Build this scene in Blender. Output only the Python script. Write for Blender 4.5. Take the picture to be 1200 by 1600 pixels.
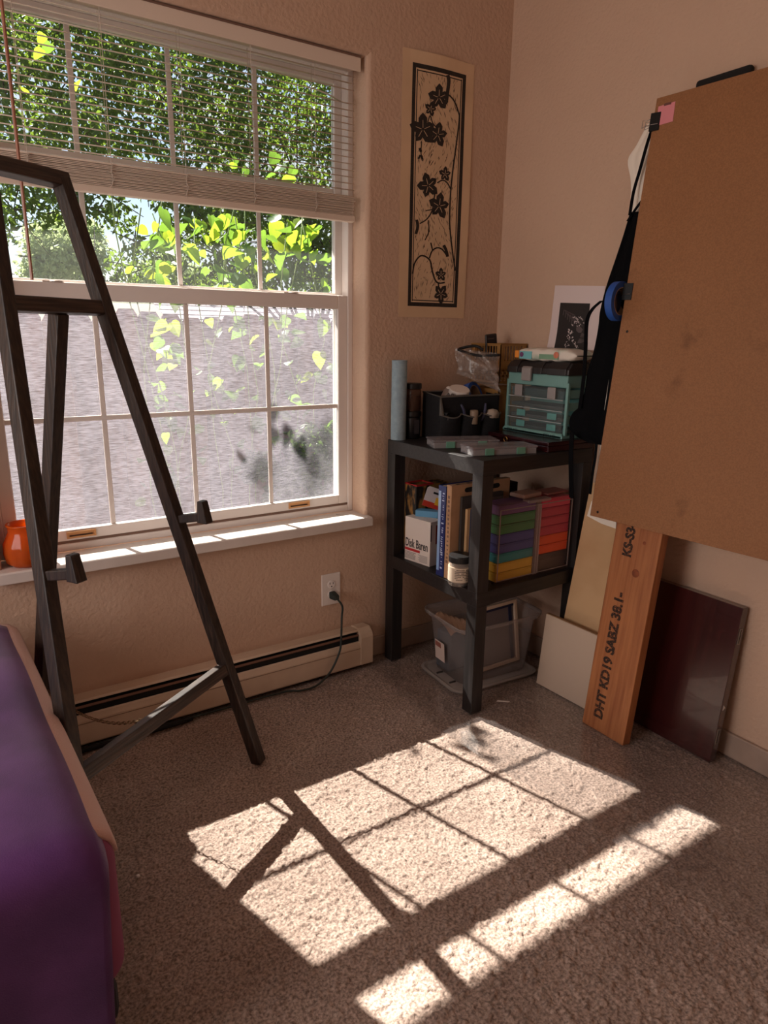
import bpy, bmesh, math, random
import numpy as np
from mathutils import Vector, Matrix

for o in list(bpy.data.objects):
    bpy.data.objects.remove(o)
random.seed(7)
SC = bpy.context.scene
COL = SC.collection
R = math.radians

# ------------------------------------------------------------------ camera
CAM = Vector((-1.48674619, -1.66783554, 1.32610356))
YAW, PIT, ROL, FPX = R(56.61733386), R(14.55918096), R(-0.7889852), 1070.468
fw = Vector((math.cos(PIT) * math.cos(YAW), math.cos(PIT) * math.sin(YAW), -math.sin(PIT)))
rt0 = Vector((math.sin(YAW), -math.cos(YAW), 0))
dn0 = fw.cross(rt0)
rt = math.cos(ROL) * rt0 + math.sin(ROL) * dn0
dn = -math.sin(ROL) * rt0 + math.cos(ROL) * dn0
cam_d = bpy.data.cameras.new('camera')
cam_d.sensor_fit = 'VERTICAL'
cam_d.sensor_height = 24.0
cam_d.lens = FPX / 1600.0 * 24.0
cam_d.clip_start = 0.02
cam = bpy.data.objects.new('camera', cam_d)
COL.objects.link(cam)
mw = Matrix.Identity(4)
for i in range(3):
    mw[i][0] = rt[i]; mw[i][1] = -dn[i]; mw[i][2] = -fw[i]; mw[i][3] = CAM[i]
cam.matrix_world = mw
SC.camera = cam


def ray(x, y):                                   # photo pixel -> direction
    return rt * ((x - 600) / FPX) + dn * ((y - 800) / FPX) + fw
def onX(x, y, X):
    d = ray(x, y); return CAM + d * ((X - CAM.x) / d.x)
def onY(x, y, Y):
    d = ray(x, y); return CAM + d * ((Y - CAM.y) / d.y)
def onZ(x, y, Z):
    d = ray(x, y); return CAM + d * ((Z - CAM.z) / d.z)


# ------------------------------------------------------------------ world, sun, added fill light
SUN_AZ, SUN_EL, SUN_E, SKY_S, FILL_E, EXPO = R(105.7), R(45.2), 21.0, 0.15, 33.0, 0.12
world = bpy.data.worlds.new('sky')
SC.world = world
world.use_nodes = True
nt = world.node_tree
nt.nodes.clear()
wo = nt.nodes.new('ShaderNodeOutputWorld')
bg = nt.nodes.new('ShaderNodeBackground')
sky = nt.nodes.new('ShaderNodeTexSky')
sky.sky_type = 'NISHITA'
sky.sun_disc = False
sky.sun_elevation = SUN_EL
sky.sun_rotation = R(90) - SUN_AZ
tc = nt.nodes.new('ShaderNodeTexCoord')
nz = nt.nodes.new('ShaderNodeTexNoise')
nz.inputs['Scale'].default_value = 3.2
nz.inputs['Detail'].default_value = 5
rp = nt.nodes.new('ShaderNodeValToRGB')
rp.color_ramp.elements[0].position = 0.47
rp.color_ramp.elements[1].position = 0.62
mx = nt.nodes.new('ShaderNodeMix')
mx.data_type = 'RGBA'
mx.inputs[7].default_value = (5.6, 5.7, 5.9, 1)          # cloud white in the sky node's units
nt.links.new(tc.outputs['Generated'], nz.inputs['Vector'])
nt.links.new(nz.outputs['Fac'], rp.inputs['Fac'])
nt.links.new(rp.outputs['Color'], mx.inputs[0])
nt.links.new(sky.outputs['Color'], mx.inputs[6])
nt.links.new(mx.outputs[2], bg.inputs['Color'])
bg.inputs['Strength'].default_value = SKY_S
nt.links.new(bg.outputs[0], wo.inputs[0])

sd = bpy.data.lights.new('sun', 'SUN')
sd.energy = SUN_E
sd.angle = R(0.53)
sd.color = (1.0, 0.93, 0.84)
sun = bpy.data.objects.new('sun', sd)
COL.objects.link(sun)
sdir = Vector((math.cos(SUN_EL) * math.cos(SUN_AZ), math.cos(SUN_EL) * math.sin(SUN_AZ), math.sin(SUN_EL)))
sun.rotation_euler = sdir.to_track_quat('Z', 'Y').to_euler()
sun.location = sdir * 12

ad = bpy.data.lights.new('added_side_fill', 'AREA')   # added fill light behind an invented opening in the left wall
ad.shape = 'RECTANGLE'
ad.size, ad.size_y = 1.5, 1.25
ad.energy = FILL_E
ad.color = (1.0, 0.89, 0.82)
al = bpy.data.objects.new('added_side_fill', ad)
COL.objects.link(al)
al.location = (-3.33, -.55, 1.45)
al.rotation_euler = (0, R(-90), 0)

SC.view_settings.view_transform = 'Standard'
SC.view_settings.look = 'None'
SC.view_settings.exposure = EXPO
SC.view_settings.gamma = 1.0
SC.view_settings.use_curve_mapping = False

# ------------------------------------------------------------------ materials
MATS = {}
def _mat(name):
    m = bpy.data.materials.new(name); m.use_nodes = True
    t = m.node_tree; t.nodes.clear()
    out = t.nodes.new('ShaderNodeOutputMaterial')
    return m, t, out
def sv(node, k, v):
    if k in node.inputs: node.inputs[k].default_value = v
def c4(c): return (c[0], c[1], c[2], 1)
def srgb(r, g, b):
    f = lambda v: (v / 255 / 12.92) if v <= 10 else ((v / 255 + .055) / 1.055) ** 2.4
    return (f(r), f(g), f(b))
def M(name, col, rough=.6, col2=None, scale=8, stretch=(1, 1, 1), detail=4, bump=0, bscale=60, bstretch=None,
      metal=0, spec=.5, alpha=None, contrast=(.35, .65), sheen=0, coat=0, coord='Object', emit=0, vor=False):
    """one principled material; noise colour variation col..col2, noise bump, optional see-through share"""
    if name in MATS: return MATS[name]
    m, t, out = _mat(name)
    b = t.nodes.new('ShaderNodeBsdfPrincipled')
    sv(b, 'Base Color', c4(col)); sv(b, 'Roughness', rough); sv(b, 'Metallic', metal)
    sv(b, 'Specular IOR Level', spec); sv(b, 'Sheen Weight', sheen); sv(b, 'Coat Weight', coat)
    tcn = t.nodes.new('ShaderNodeTexCoord')
    def noise(sc, st, dt, kind='ShaderNodeTexNoise'):
        mp = t.nodes.new('ShaderNodeMapping'); mp.inputs['Scale'].default_value = st
        n = t.nodes.new(kind); n.inputs['Scale'].default_value = sc
        if 'Detail' in n.inputs: n.inputs['Detail'].default_value = dt
        t.links.new(tcn.outputs[coord], mp.inputs['Vector']); t.links.new(mp.outputs[0], n.inputs['Vector'])
        return n
    if col2 is not None:
        n = noise(scale, stretch, detail)
        r = t.nodes.new('ShaderNodeValToRGB')
        r.color_ramp.elements[0].position, r.color_ramp.elements[1].position = contrast
        r.color_ramp.elements[0].color = c4(col); r.color_ramp.elements[1].color = c4(col2)
        t.links.new(n.outputs['Fac'], r.inputs['Fac']); t.links.new(r.outputs['Color'], b.inputs['Base Color'])
    if bump:
        n = noise(bscale, bstretch or stretch, 3, 'ShaderNodeTexVoronoi' if vor else 'ShaderNodeTexNoise')
        bp = t.nodes.new('ShaderNodeBump'); bp.inputs['Strength'].default_value = min(1, abs(bump)); bp.inputs['Distance'].default_value = .004
        bp.invert = bump < 0
        t.links.new(n.outputs['Distance' if vor else 'Fac'], bp.inputs['Height']); t.links.new(bp.outputs[0], b.inputs['Normal'])
    sh = b.outputs[0]
    if alpha is not None:
        tr = t.nodes.new('ShaderNodeBsdfTransparent')
        tr.inputs[0].default_value = c4([min(1, .55 + .45 * v / max(max(col), 1e-3)) for v in col])
        mxs = t.nodes.new('ShaderNodeMixShader'); mxs.inputs[0].default_value = alpha
        t.links.new(tr.outputs[0], mxs.inputs[1]); t.links.new(sh, mxs.inputs[2]); sh = mxs.outputs[0]
    t.links.new(sh, out.inputs[0])
    MATS[name] = m
    return m
def glass_mat(name, tint=(.95, .97, .97), rough=.02, haze=0.0, hazecol=(.8, .8, .8)):
    """thin pane: clear with fresnel reflection and an optional film of dirt"""
    if name in MATS: return MATS[name]
    m, t, out = _mat(name)
    tr = t.nodes.new('ShaderNodeBsdfTransparent'); tr.inputs[0].default_value = c4(tint)
    gl = t.nodes.new('ShaderNodeBsdfGlossy'); gl.inputs['Roughness'].default_value = rough
    fr = t.nodes.new('ShaderNodeFresnel'); fr.inputs[0].default_value = 1.25
    ms = t.nodes.new('ShaderNodeMixShader')
    t.links.new(fr.outputs[0], ms.inputs[0]); t.links.new(tr.outputs[0], ms.inputs[1]); t.links.new(gl.outputs[0], ms.inputs[2])
    sh = ms.outputs[0]
    if haze:
        tl = t.nodes.new('ShaderNodeBsdfTranslucent'); tl.inputs[0].default_value = c4(hazecol)
        m2 = t.nodes.new('ShaderNodeMixShader'); m2.inputs[0].default_value = haze
        t.links.new(sh, m2.inputs[1]); t.links.new(tl.outputs[0], m2.inputs[2]); sh = m2.outputs[0]
    t.links.new(sh, out.inputs[0]); MATS[name] = m
    return m
def leaf_mat(name, c1, c2, tcol, tfac=.55, scale=3):
    if name in MATS: return MATS[name]
    m, t, out = _mat(name)
    tcn = t.nodes.new('ShaderNodeTexCoord')
    n = t.nodes.new('ShaderNodeTexNoise'); n.inputs['Scale'].default_value = scale
    t.links.new(tcn.outputs['Object'], n.inputs['Vector'])
    r = t.nodes.new('ShaderNodeValToRGB'); r.color_ramp.elements[0].color = c4(c1); r.color_ramp.elements[1].color = c4(c2)
    r.color_ramp.elements[0].position, r.color_ramp.elements[1].position = .35, .65
    t.links.new(n.outputs['Fac'], r.inputs['Fac'])
    d = t.nodes.new('ShaderNodeBsdfPrincipled'); sv(d, 'Roughness', .45); t.links.new(r.outputs[0], d.inputs['Base Color'])
    tl = t.nodes.new('ShaderNodeBsdfTranslucent'); tl.inputs[0].default_value = c4(tcol)
    ms = t.nodes.new('ShaderNodeMixShader'); ms.inputs[0].default_value = tfac
    t.links.new(d.outputs[0], ms.inputs[1]); t.links.new(tl.outputs[0], ms.inputs[2]); t.links.new(ms.outputs[0], out.inputs[0])
    MATS[name] = m
    return m

# ------------------------------------------------------------------ mesh helpers
class MB:
    def __init__(s): s.v = []; s.f = []
    def add(s, vs, fs):
        k = len(s.v); s.v += [tuple(v) for v in vs]; s.f += [tuple(i + k for i in f) for f in fs]; return s
    def box(s, x0, x1, y0, y1, z0, z1, m=None):
        vs = [Vector((x, y, z)) for z in (z0, z1) for y in (y0, y1) for x in (x0, x1)]
        if m is not None: vs = [m @ v for v in vs]
        return s.add(vs, [(0, 2, 3, 1), (4, 5, 7, 6), (0, 1, 5, 4), (2, 6, 7, 3), (0, 4, 6, 2), (1, 3, 7, 5)])
    def hexa(s, b, t):                              # bottom quad, top quad (same order, ccw from above)
        return s.add(list(b) + list(t), [(3, 2, 1, 0), (4, 5, 6, 7), (0, 1, 5, 4), (1, 2, 6, 5), (2, 3, 7, 6), (3, 0, 4, 7)])
    def bar(s, p0, p1, w, h, up=(0, 0, 1)):         # square bar between two points
        p0, p1 = Vector(p0), Vector(p1); d = (p1 - p0).normalized(); up = Vector(up)
        a = d.cross(up).normalized(); b = a.cross(d).normalized(); a *= w / 2; b *= h / 2
        q = [-a - b, a - b, a + b, -a + b]
        return s.add([p0 + k for k in q] + [p1 + k for k in q], [(3, 2, 1, 0), (4, 5, 6, 7), (0, 1, 5, 4), (1, 2, 6, 5), (2, 3, 7, 6), (3, 0, 4, 7)])
    def tube(s, path, r, n=8, closed=False, cap=True):
        P = [Vector(p) for p in path]; L = len(P); rr = r if isinstance(r, (list, tuple)) else [r] * L
        up = Vector((0, 0, 1)); rings = []; prev = None
        for i in range(L):
            a = P[(i - 1) % L] if (i > 0 or closed) else P[0]; b = P[(i + 1) % L] if (i < L - 1 or closed) else P[-1]
            d = (b - a).normalized()
            if prev is None:
                k = d.cross(up)
                if k.length < 1e-3: k = d.cross(Vector((1, 0, 0)))
            else: k = prev - d * prev.dot(d)
            k.normalize(); prev = k; l = d.cross(k)
            rings.append([P[i] + (k * math.cos(2 * math.pi * j / n) + l * math.sin(2 * math.pi * j / n)) * rr[i] for j in range(n)])
        vs = [v for ring in rings for v in ring]; fs = []
        for i in range(L if closed else L - 1):
            for j in range(n):
                i2 = (i + 1) % L
                fs.append((i * n + j, i * n + (j + 1) % n, i2 * n + (j + 1) % n, i2 * n + j))
        if cap and not closed: fs += [tuple(range(n))[::-1], tuple((L - 1) * n + j for j in range(n))]
        return s.add(vs, fs)
    def lathe(s, prof, c=(0, 0, 0), n=24, m=None, fn=None):     # profile of (r, z)
        vs = []; fs = []; c = Vector(c)
        for r, z in prof:
            for j in range(n):
                a = 2 * math.pi * j / n; rr = r * (fn(a, z) if fn else 1)
                v = Vector((rr * math.cos(a), rr * math.sin(a), z)); vs.append((m @ v if m is not None else v) + c)
        for i in range(len(prof) - 1):
            for j in range(n): fs.append((i * n + j, i * n + (j + 1) % n, (i + 1) * n + (j + 1) % n, (i + 1) * n + j))
        if prof[0][0] > 1e-5: fs.append(tuple(range(n))[::-1])
        if prof[-1][0] > 1e-5: fs.append(tuple((len(prof) - 1) * n + j for j in range(n)))
        return s.add(vs, fs)
    def prism(s, poly, a0, a1, axis='z', m=None):    # 2d outline extruded along an axis
        n = len(poly)
        def pt(p, a): return {'z': (p[0], p[1], a), 'y': (p[0], a, p[1]), 'x': (a, p[0], p[1])}[axis]
        vs = [Vector(pt(p, a)) for a in (a0, a1) for p in poly]
        if m is not None: vs = [m @ v for v in vs]
        return s.add(vs, [tuple(range(n))[::-1], tuple(range(n, 2 * n))] + [(i, (i + 1) % n, n + (i + 1) % n, n + i) for i in range(n)])
    def grid(s, fn, nu, nv):
        vs = [fn(i / nu, j / nv) for j in range(nv + 1) for i in range(nu + 1)]
        return s.add(vs, [(j * (nu + 1) + i, j * (nu + 1) + i + 1, (j + 1) * (nu + 1) + i + 1, (j + 1) * (nu + 1) + i) for j in range(nv) for i in range(nu)])
    def build(s, name, mat, parent=None, bev=0, seg=2, smooth=False, sub=0, solid=0, fix=True):
        me = bpy.data.meshes.new(name); me.from_pydata(s.v, [], s.f)
        if fix:
            bm = bmesh.new(); bm.from_mesh(me); bmesh.ops.recalc_face_normals(bm, faces=bm.faces); bm.to_mesh(me); bm.free()
        if mat is not None: me.materials.append(mat)
        if smooth: me.polygons.foreach_set('use_smooth', [True] * len(me.polygons))
        o = bpy.data.objects.new(name, me); COL.objects.link(o)
        if parent is not None: o.parent = parent
        if solid:
            md = o.modifiers.new('solid', 'SOLIDIFY'); md.thickness = solid; md.offset = 0
        if bev:
            md = o.modifiers.new('bevel', 'BEVEL'); md.width = bev; md.segments = seg; md.limit_method = 'ANGLE'; md.angle_limit = R(40)
        if sub:
            md = o.modifiers.new('sub', 'SUBSURF'); md.levels = sub; md.render_levels = sub
        me.update()
        return o
def thing(name, label, cat, loc=(0, 0, 0), rz=0, group=None, rot=None):
    o = bpy.data.objects.new(name, None); COL.objects.link(o); o.location = loc
    o.rotation_euler = rot if rot is not None else (0, 0, rz)
    o.empty_display_size = .05
    return tag(o, label, cat, group)
def tag(o, label, cat=None, group=None):
    o['label'] = label
    if cat: o['category'] = cat
    if group: o['group'] = group
    return o
def struct(o):
    o['kind'] = 'structure'; return o
def tx(x, y, z): return Matrix.Translation((x, y, z))
def rX(d): return Matrix.Rotation(R(d), 4, 'X')
def rY(d): return Matrix.Rotation(R(d), 4, 'Y')
def rZ(d): return Matrix.Rotation(R(d), 4, 'Z')
def text(name, body, size, mat, parent, m, sx=1, ex=.0004, bold=0):
    cu = bpy.data.curves.new(name, 'FONT'); cu.body = body; cu.size = size; cu.extrude = ex; cu.align_x = 'LEFT'; cu.resolution_u = 3; cu.offset = bold
    ob = bpy.data.objects.new(name, cu); COL.objects.link(ob)
    bpy.context.view_layer.update()
    me = bpy.data.meshes.new_from_object(ob.evaluated_get(bpy.context.evaluated_depsgraph_get()))
    bpy.data.objects.remove(ob); bpy.data.curves.remove(cu)
    me.transform(m @ Matrix.Diagonal((sx, 1, 1, 1)))
    me.materials.clear(); me.materials.append(mat)
    o = bpy.data.objects.new(name, me); COL.objects.link(o); o.parent = parent
    return o
# ------------------------------------------------------------------ the room
YW, XW, XL, YR, ZC = .59, .562, -3.2, -3.2, 2.72          # inner faces of the walls, ceiling
OX0, OX1, OZ0, OZ1 = -1.372, -.09, .60, 2.247             # window opening
paint = M('beige orange peel paint', srgb(208, 176, 153), .75, srgb(202, 170, 147), scale=2, bump=.8, bscale=75, spec=.3)
white_vinyl = M('white window vinyl', srgb(232, 222, 216), .4, spec=.4)
trim_white = M('white trim paint', srgb(224, 212, 204), .45, srgb(210, 198, 190), scale=9, contrast=(.4, .8))

base_m = M('beige baseboard paint', srgb(176, 152, 136), .6, srgb(158, 136, 122), scale=7)

def carpet():
    m, t, out = _mat('taupe cut pile carpet')
    b = t.nodes.new('ShaderNodeBsdfPrincipled'); sv(b, 'Roughness', .95); sv(b, 'Specular IOR Level', .1); sv(b, 'Sheen Weight', .15)
    tcn = t.nodes.new('ShaderNodeTexCoord')
    def nz_(sc, d, kind='ShaderNodeTexNoise'):
        n = t.nodes.new(kind); n.inputs['Scale'].default_value = sc
        if 'Detail' in n.inputs: n.inputs['Detail'].default_value = d
        t.links.new(tcn.outputs['Object'], n.inputs['Vector']); return n
    a = nz_(150, 3); g = nz_(3, 3)
    r = t.nodes.new('ShaderNodeValToRGB')
    r.color_ramp.elements[0].position, r.color_ramp.elements[1].position = .32, .66
    r.color_ramp.elements[0].color = c4(srgb(118, 101, 92)); r.color_ramp.elements[1].color = c4(srgb(194, 170, 156))
    t.links.new(a.outputs['Fac'], r.inputs['Fac'])
    r2 = t.nodes.new('ShaderNodeValToRGB')
    r2.color_ramp.elements[0].color = (.82, .80, .79, 1); r2.color_ramp.elements[1].color = (1, 1, 1, 1)
    r2.color_ramp.elements[0].position, r2.color_ramp.elements[1].position = .4, .6
    t.links.new(g.outputs['Fac'], r2.inputs['Fac'])
    mm = t.nodes.new('ShaderNodeMix'); mm.data_type = 'RGBA'; mm.blend_type = 'MULTIPLY'; mm.inputs[0].default_value = 1
    t.links.new(r.outputs[0], mm.inputs[6]); t.links.new(r2.outputs[0], mm.inputs[7]); t.links.new(mm.outputs[2], b.inputs['Base Color'])
    v = nz_(210, 2)
    bp = t.nodes.new('ShaderNodeBump'); bp.inputs['Strength'].default_value = .5; bp.inputs['Distance'].default_value = .003
    t.links.new(v.outputs['Fac'], bp.inputs['Height']); t.links.new(bp.outputs[0], b.inputs['Normal'])
    t.links.new(b.outputs[0], out.inputs[0])
    return m
carpet_m = carpet()
floor = struct(MB().box(XL - .12, XW + .12, YR - .12, YW + .21, -.1, -.007).build('floor', carpet_m))
def pile():
    """tufted carpet pile in front of the camera, as relief; its tips reach the floor level 0"""
    st = .0042; xs = np.arange(-1.62, XW, st); ys = np.arange(-1.62, YW, st); nx, ny = len(xs), len(ys)
    rg_ = np.random.default_rng(8)
    fx, fy = np.fft.fftfreq(nx)[None, :], np.fft.fftfreq(ny)[:, None]; k2 = fx ** 2 + fy ** 2
    def blur(s):
        g = np.fft.ifft2(np.fft.fft2(rg_.normal(size=(ny, nx))) * np.exp(-2 * (math.pi * s) ** 2 * k2)).real
        return g / g.std()
    h = .65 * blur(.7) + .65 * blur(1.3) + .10 * blur(5)
    z = -.0062 + np.clip(h, -2, 2) * .0024
    X, Y = np.meshgrid(xs, ys); X = X + rg_.normal(size=X.shape) * .0007; Y = Y + rg_.normal(size=Y.shape) * .0007
    V = np.stack([X, Y, z], -1).reshape(-1, 3)
    i = np.arange(ny * nx).reshape(ny, nx); F = np.stack([i[:-1, :-1], i[:-1, 1:], i[1:, 1:], i[1:, :-1]], -1).reshape(-1, 4)
    me = bpy.data.meshes.new('carpet_pile'); me.vertices.add(len(V)); me.vertices.foreach_set('co', V.ravel().astype(np.float32))
    me.loops.add(F.size); me.loops.foreach_set('vertex_index', F.ravel().astype(np.int32)); me.polygons.add(len(F))
    me.polygons.foreach_set('loop_start', np.arange(0, F.size, 4, dtype=np.int32)); me.polygons.foreach_set('use_smooth', np.ones(len(F), dtype=bool))
    me.update(calc_edges=True); me.materials.append(carpet_m)
    o = bpy.data.objects.new('carpet_pile', me); COL.objects.link(o); o.parent = floor; o['kind'] = 'stuff'
pile()
struct(MB().box(XL - .12, XW + .12, YR - .12, YW + .21, ZC, ZC + .1).build('ceiling', M('white ceiling paint', srgb(236, 228, 220), .8, bump=.5, bscale=80)))

def wall_hole(name, a0, a1, z0, z1, h, t0, t1, place, bev, mat):
    """slab in (a, z) between depths t0 (room face) and t1 with a hole h = (a0, a1, z0, z1), room-side hole edges rounded"""
    A = [a0, h[0], h[1], a1]; Zs = [z0, h[2], h[3], z1]
    bm = bmesh.new(); g = {}
    for k, tt in enumerate((t0, t1)):
        for i in range(4):
            for j in range(4): g[k, i, j] = bm.verts.new(place(A[i], tt, Zs[j]))
    for i in range(3):
        for j in range(3):
            if (i, j) == (1, 1): continue
            for k in (0, 1): bm.faces.new([g[k, i, j], g[k, i + 1, j], g[k, i + 1, j + 1], g[k, i, j + 1]])
    def side(p, q): bm.faces.new([g[0, *p], g[0, *q], g[1, *q], g[1, *p]])
    for i in range(3): side((i, 0), (i + 1, 0)); side((i, 3), (i + 1, 3)); side((0, i), (0, i + 1)); side((3, i), (3, i + 1))
    loop = [(1, 1), (2, 1), (2, 2), (1, 2)]
    for p, q in zip(loop, loop[1:] + loop[:1]): side(p, q)
    bmesh.ops.recalc_face_normals(bm, faces=bm.faces)
    if bev:
        es = [bm.edges.get((g[0, *p], g[0, *q])) for p, q in zip(loop, loop[1:] + loop[:1])]
        bmesh.ops.bevel(bm, geom=es, offset=bev, segments=6, profile=.5, affect='EDGES')
    me = bpy.data.meshes.new(name); bm.to_mesh(me); bm.free(); me.materials.append(mat)
    o = bpy.data.objects.new(name, me); COL.objects.link(o)
    return struct(o)
wall_hole('wall_back', XL - .12, XW + .12, 0, ZC, (OX0, OX1, OZ0, OZ1), YW, YW + .21, lambda a, d, z: (a, d, z), .016, paint)
struct(MB().box(XW, XW + .12, YR - .12, YW, 0, ZC).build('wall_right', paint))
wall_hole('wall_left', YR - .12, YW, 0, ZC, (-1.33, .23, .80, 2.1), XL, XL - .12, lambda a, d, z: (d, a, z), .016, paint)  # opening is made up, to let the added fill light in
struct(MB().box(XL, XW, YR - .12, YR, 0, ZC).build('wall_rear', paint))
struct(MB().box(-.095, XW, YW - .013, YW, 0, .085).build('baseboard_back', base_m, bev=.004))
struct(MB().box(XW - .013, XW, YR, YW - .013, 0, .085).build('baseboard_right', base_m, bev=.004))

# ------------------------------------------------------------------ window over the bed side
w1 = thing('window_1', 'white vinyl single hung window with grilles above the baseboard heater', None, ((OX0 + OX1) / 2, YW, .62)); struct(w1)
WX, WY, WZ = w1.location
def wp(mb, name, mat, parent=w1, **k):
    o = mb.build(name, mat, parent, **k)
    if parent is w1: o.matrix_parent_inverse = Matrix.Translation((-WX, -WY, -WZ))
    else: o.matrix_parent_inverse = Matrix.Identity(4)
    return o
def ring(mb, x0, x1, z0, z1, y0, y1, l, r, b, t):
    mb.box(x0, x0 + l, y0, y1, z0, z1); mb.box(x1 - r, x1, y0, y1, z0, z1)
    mb.box(x0 + l, x1 - r, y0, y1, z0, z0 + b); mb.box(x0 + l, x1 - r, y0, y1, z1 - t, z1); return mb
FY = .688
wp(ring(MB(), OX0, OX1, .622, OZ1, FY, .79, .022, .022, .026, .03), 'window_frame', white_vinyl, bev=.003)
wp(MB().box(OX0 + .022, OX1 - .022, FY + .004, FY + .012, .648, .656), 'weatherstrip', M('brown weather strip', srgb(120, 92, 78), .8))
sx0, sx1 = OX0 + .022, OX1 - .022
SASH_L = wp(ring(MB(), sx0, sx1, .656, 1.465, FY + .004, FY + .03, .04, .04, .036, .05), 'lower_sash', white_vinyl, bev=.003)
SASH_U = wp(ring(MB(), sx0, sx1, 1.43, 2.217, FY + .045, FY + .072, .03, .03, .045, .03), 'upper_sash', white_vinyl, bev=.003)
pane_m = glass_mat('window glass', haze=.012, hazecol=(.9, .9, .9))
VX = [-1.022, -.732, -.442]
def lights(sash, x0, x1, z0, z1, zm, y):
    xs = [x0] + VX + [x1]; zs = [z0, zm, z1]
    for a in range(4):
        for b in range(2):
            wp(MB().box(xs[a], xs[a + 1], y, y + .003, zs[b], zs[b + 1]), 'pane', pane_m, sash)
    for xv in VX: wp(MB().box(xv - .008, xv + .008, y - .002, y + .005, z0, z1), 'muntin', white_vinyl, sash, bev=.002)
    wp(MB().box(x0, x1, y - .0025, y + .0055, zm - .008, zm + .008), 'muntin', white_vinyl, sash, bev=.002)
lights(SASH_L, sx0 + .04, sx1 - .04, .692, 1.415, 1.05, FY + .016)
lights(SASH_U, sx0 + .03, sx1 - .03, 1.475, 2.187, 1.836, FY + .057)
for px_, py_ in ((128, 838), (468, 792)):
    c = onY(px_, py_, FY)
    wp(ring(MB(), c.x - .045, c.x + .045, .664, .686, FY - .001, FY + .006, .006, .006, .006, .004).box(c.x - .04, c.x + .04, FY + .003, FY + .006, .668, .684),
       'finger_pull', M('tan finger pull', srgb(205, 150, 96), .5), SASH_L)
    wp(MB().box(c.x - .036, c.x + .034, FY + .001, FY + .004, .669, .674), 'pull_slot', M('dark pull slot', srgb(70, 45, 30), .7), SASH_L)
for px_, py_ in ((88, 439), (458, 456)):
    c = onY(px_, py_, FY + .015)
    wp(MB().lathe([(.012, 0), (.020, .002), (.018, .004), (.006, .005)], (c.x, FY + .014, 1.465), 16).box(c.x - .04, c.x + .012, FY + .008, FY + .016, 1.465, 1.468),
       'sash_lock', M('taupe sash lock', srgb(190, 170, 158), .5), SASH_L)
# insect screen outside the lower sash
def screen_mat():
    m, t, out = _mat('dusty insect screen')
    tcn = t.nodes.new('ShaderNodeTexCoord')
    mp = t.nodes.new('ShaderNodeMapping'); mp.inputs['Scale'].default_value = (14, 1, 150)
    n = t.nodes.new('ShaderNodeTexNoise'); n.inputs['Scale'].default_value = 3; n.inputs['Detail'].default_value = 5
    t.links.new(tcn.outputs['Object'], mp.inputs[0]); t.links.new(mp.outputs[0], n.inputs['Vector'])
    n2 = t.nodes.new('ShaderNodeTexNoise'); n2.inputs['Scale'].default_value = 5; n2.inputs['Detail'].default_value = 4
    t.links.new(tcn.outputs['Object'], n2.inputs['Vector'])
    r1 = t.nodes.new('ShaderNodeMapRange'); r1.inputs[1].default_value = .3; r1.inputs[2].default_value = .7; r1.inputs[3].default_value = .06; r1.inputs[4].default_value = .32
    t.links.new(n.outputs['Fac'], r1.inputs[0])
    r2 = t.nodes.new('ShaderNodeMapRange'); r2.inputs[1].default_value = .35; r2.inputs[2].default_value = .65; r2.inputs[3].default_value = .8; r2.inputs[4].default_value = 1.15
    t.links.new(n2.outputs['Fac'], r2.inputs[0])
    mu = t.nodes.new('ShaderNodeMath'); mu.operation = 'MULTIPLY'
    t.links.new(r1.outputs[0], mu.inputs[0]); t.links.new(r2.outputs[0], mu.inputs[1])
    tr = t.nodes.new('ShaderNodeBsdfTransparent')
    tl = t.nodes.new('ShaderNodeBsdfTranslucent'); tl.inputs[0].default_value = (.30, .27, .31, 1)
    ms = t.nodes.new('ShaderNodeMixShader')
    fac = mu.outputs[0]
    wn = t.nodes.new('ShaderNodeTexNoise'); wn.inputs['Scale'].default_value = 9; t.links.new(tcn.outputs['Object'], wn.inputs['Vector'])
    for (px_, py_), sx_, sz_ in (((408, 745), .06, .10), ((490, 720), .075, .17), ((515, 700), .06, .16)):   # places where the dust has been rubbed off
        c_ = onY(px_, py_, FY + .078)
        vs_ = t.nodes.new('ShaderNodeMapping'); vs_.vector_type = 'POINT'
        vs_.inputs['Location'].default_value = (-c_.x / sx_, 0, -c_.z / sz_); vs_.inputs['Scale'].default_value = (1 / sx_, 0, 1 / sz_)
        t.links.new(tcn.outputs['Object'], vs_.inputs[0])
        ln = t.nodes.new('ShaderNodeVectorMath'); ln.operation = 'LENGTH'; t.links.new(vs_.outputs[0], ln.inputs[0])
        ad_ = t.nodes.new('ShaderNodeMath'); ad_.operation = 'ADD'; t.links.new(ln.outputs['Value'], ad_.inputs[0]); t.links.new(wn.outputs['Fac'], ad_.inputs[1])
        mr_ = t.nodes.new('ShaderNodeMapRange'); mr_.inputs[1].default_value = .9; mr_.inputs[2].default_value = 1.7; mr_.inputs[3].default_value = .25; mr_.inputs[4].default_value = 1
        t.links.new(ad_.outputs[0], mr_.inputs[0])
        m2_ = t.nodes.new('ShaderNodeMath'); m2_.operation = 'MULTIPLY'; t.links.new(fac, m2_.inputs[0]); t.links.new(mr_.outputs[0], m2_.inputs[1]); fac = m2_.outputs[0]
    t.links.new(fac, ms.inputs[0]); t.links.new(tr.outputs[0], ms.inputs[1]); t.links.new(tl.outputs[0], ms.inputs[2])
    t.links.new(ms.outputs[0], out.inputs[0])
    return m
scr = wp(MB().box(sx0 + .02, sx1 - .02, FY + .078, FY + .0785, .66, 1.425), 'insect_screen', screen_mat())
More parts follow.
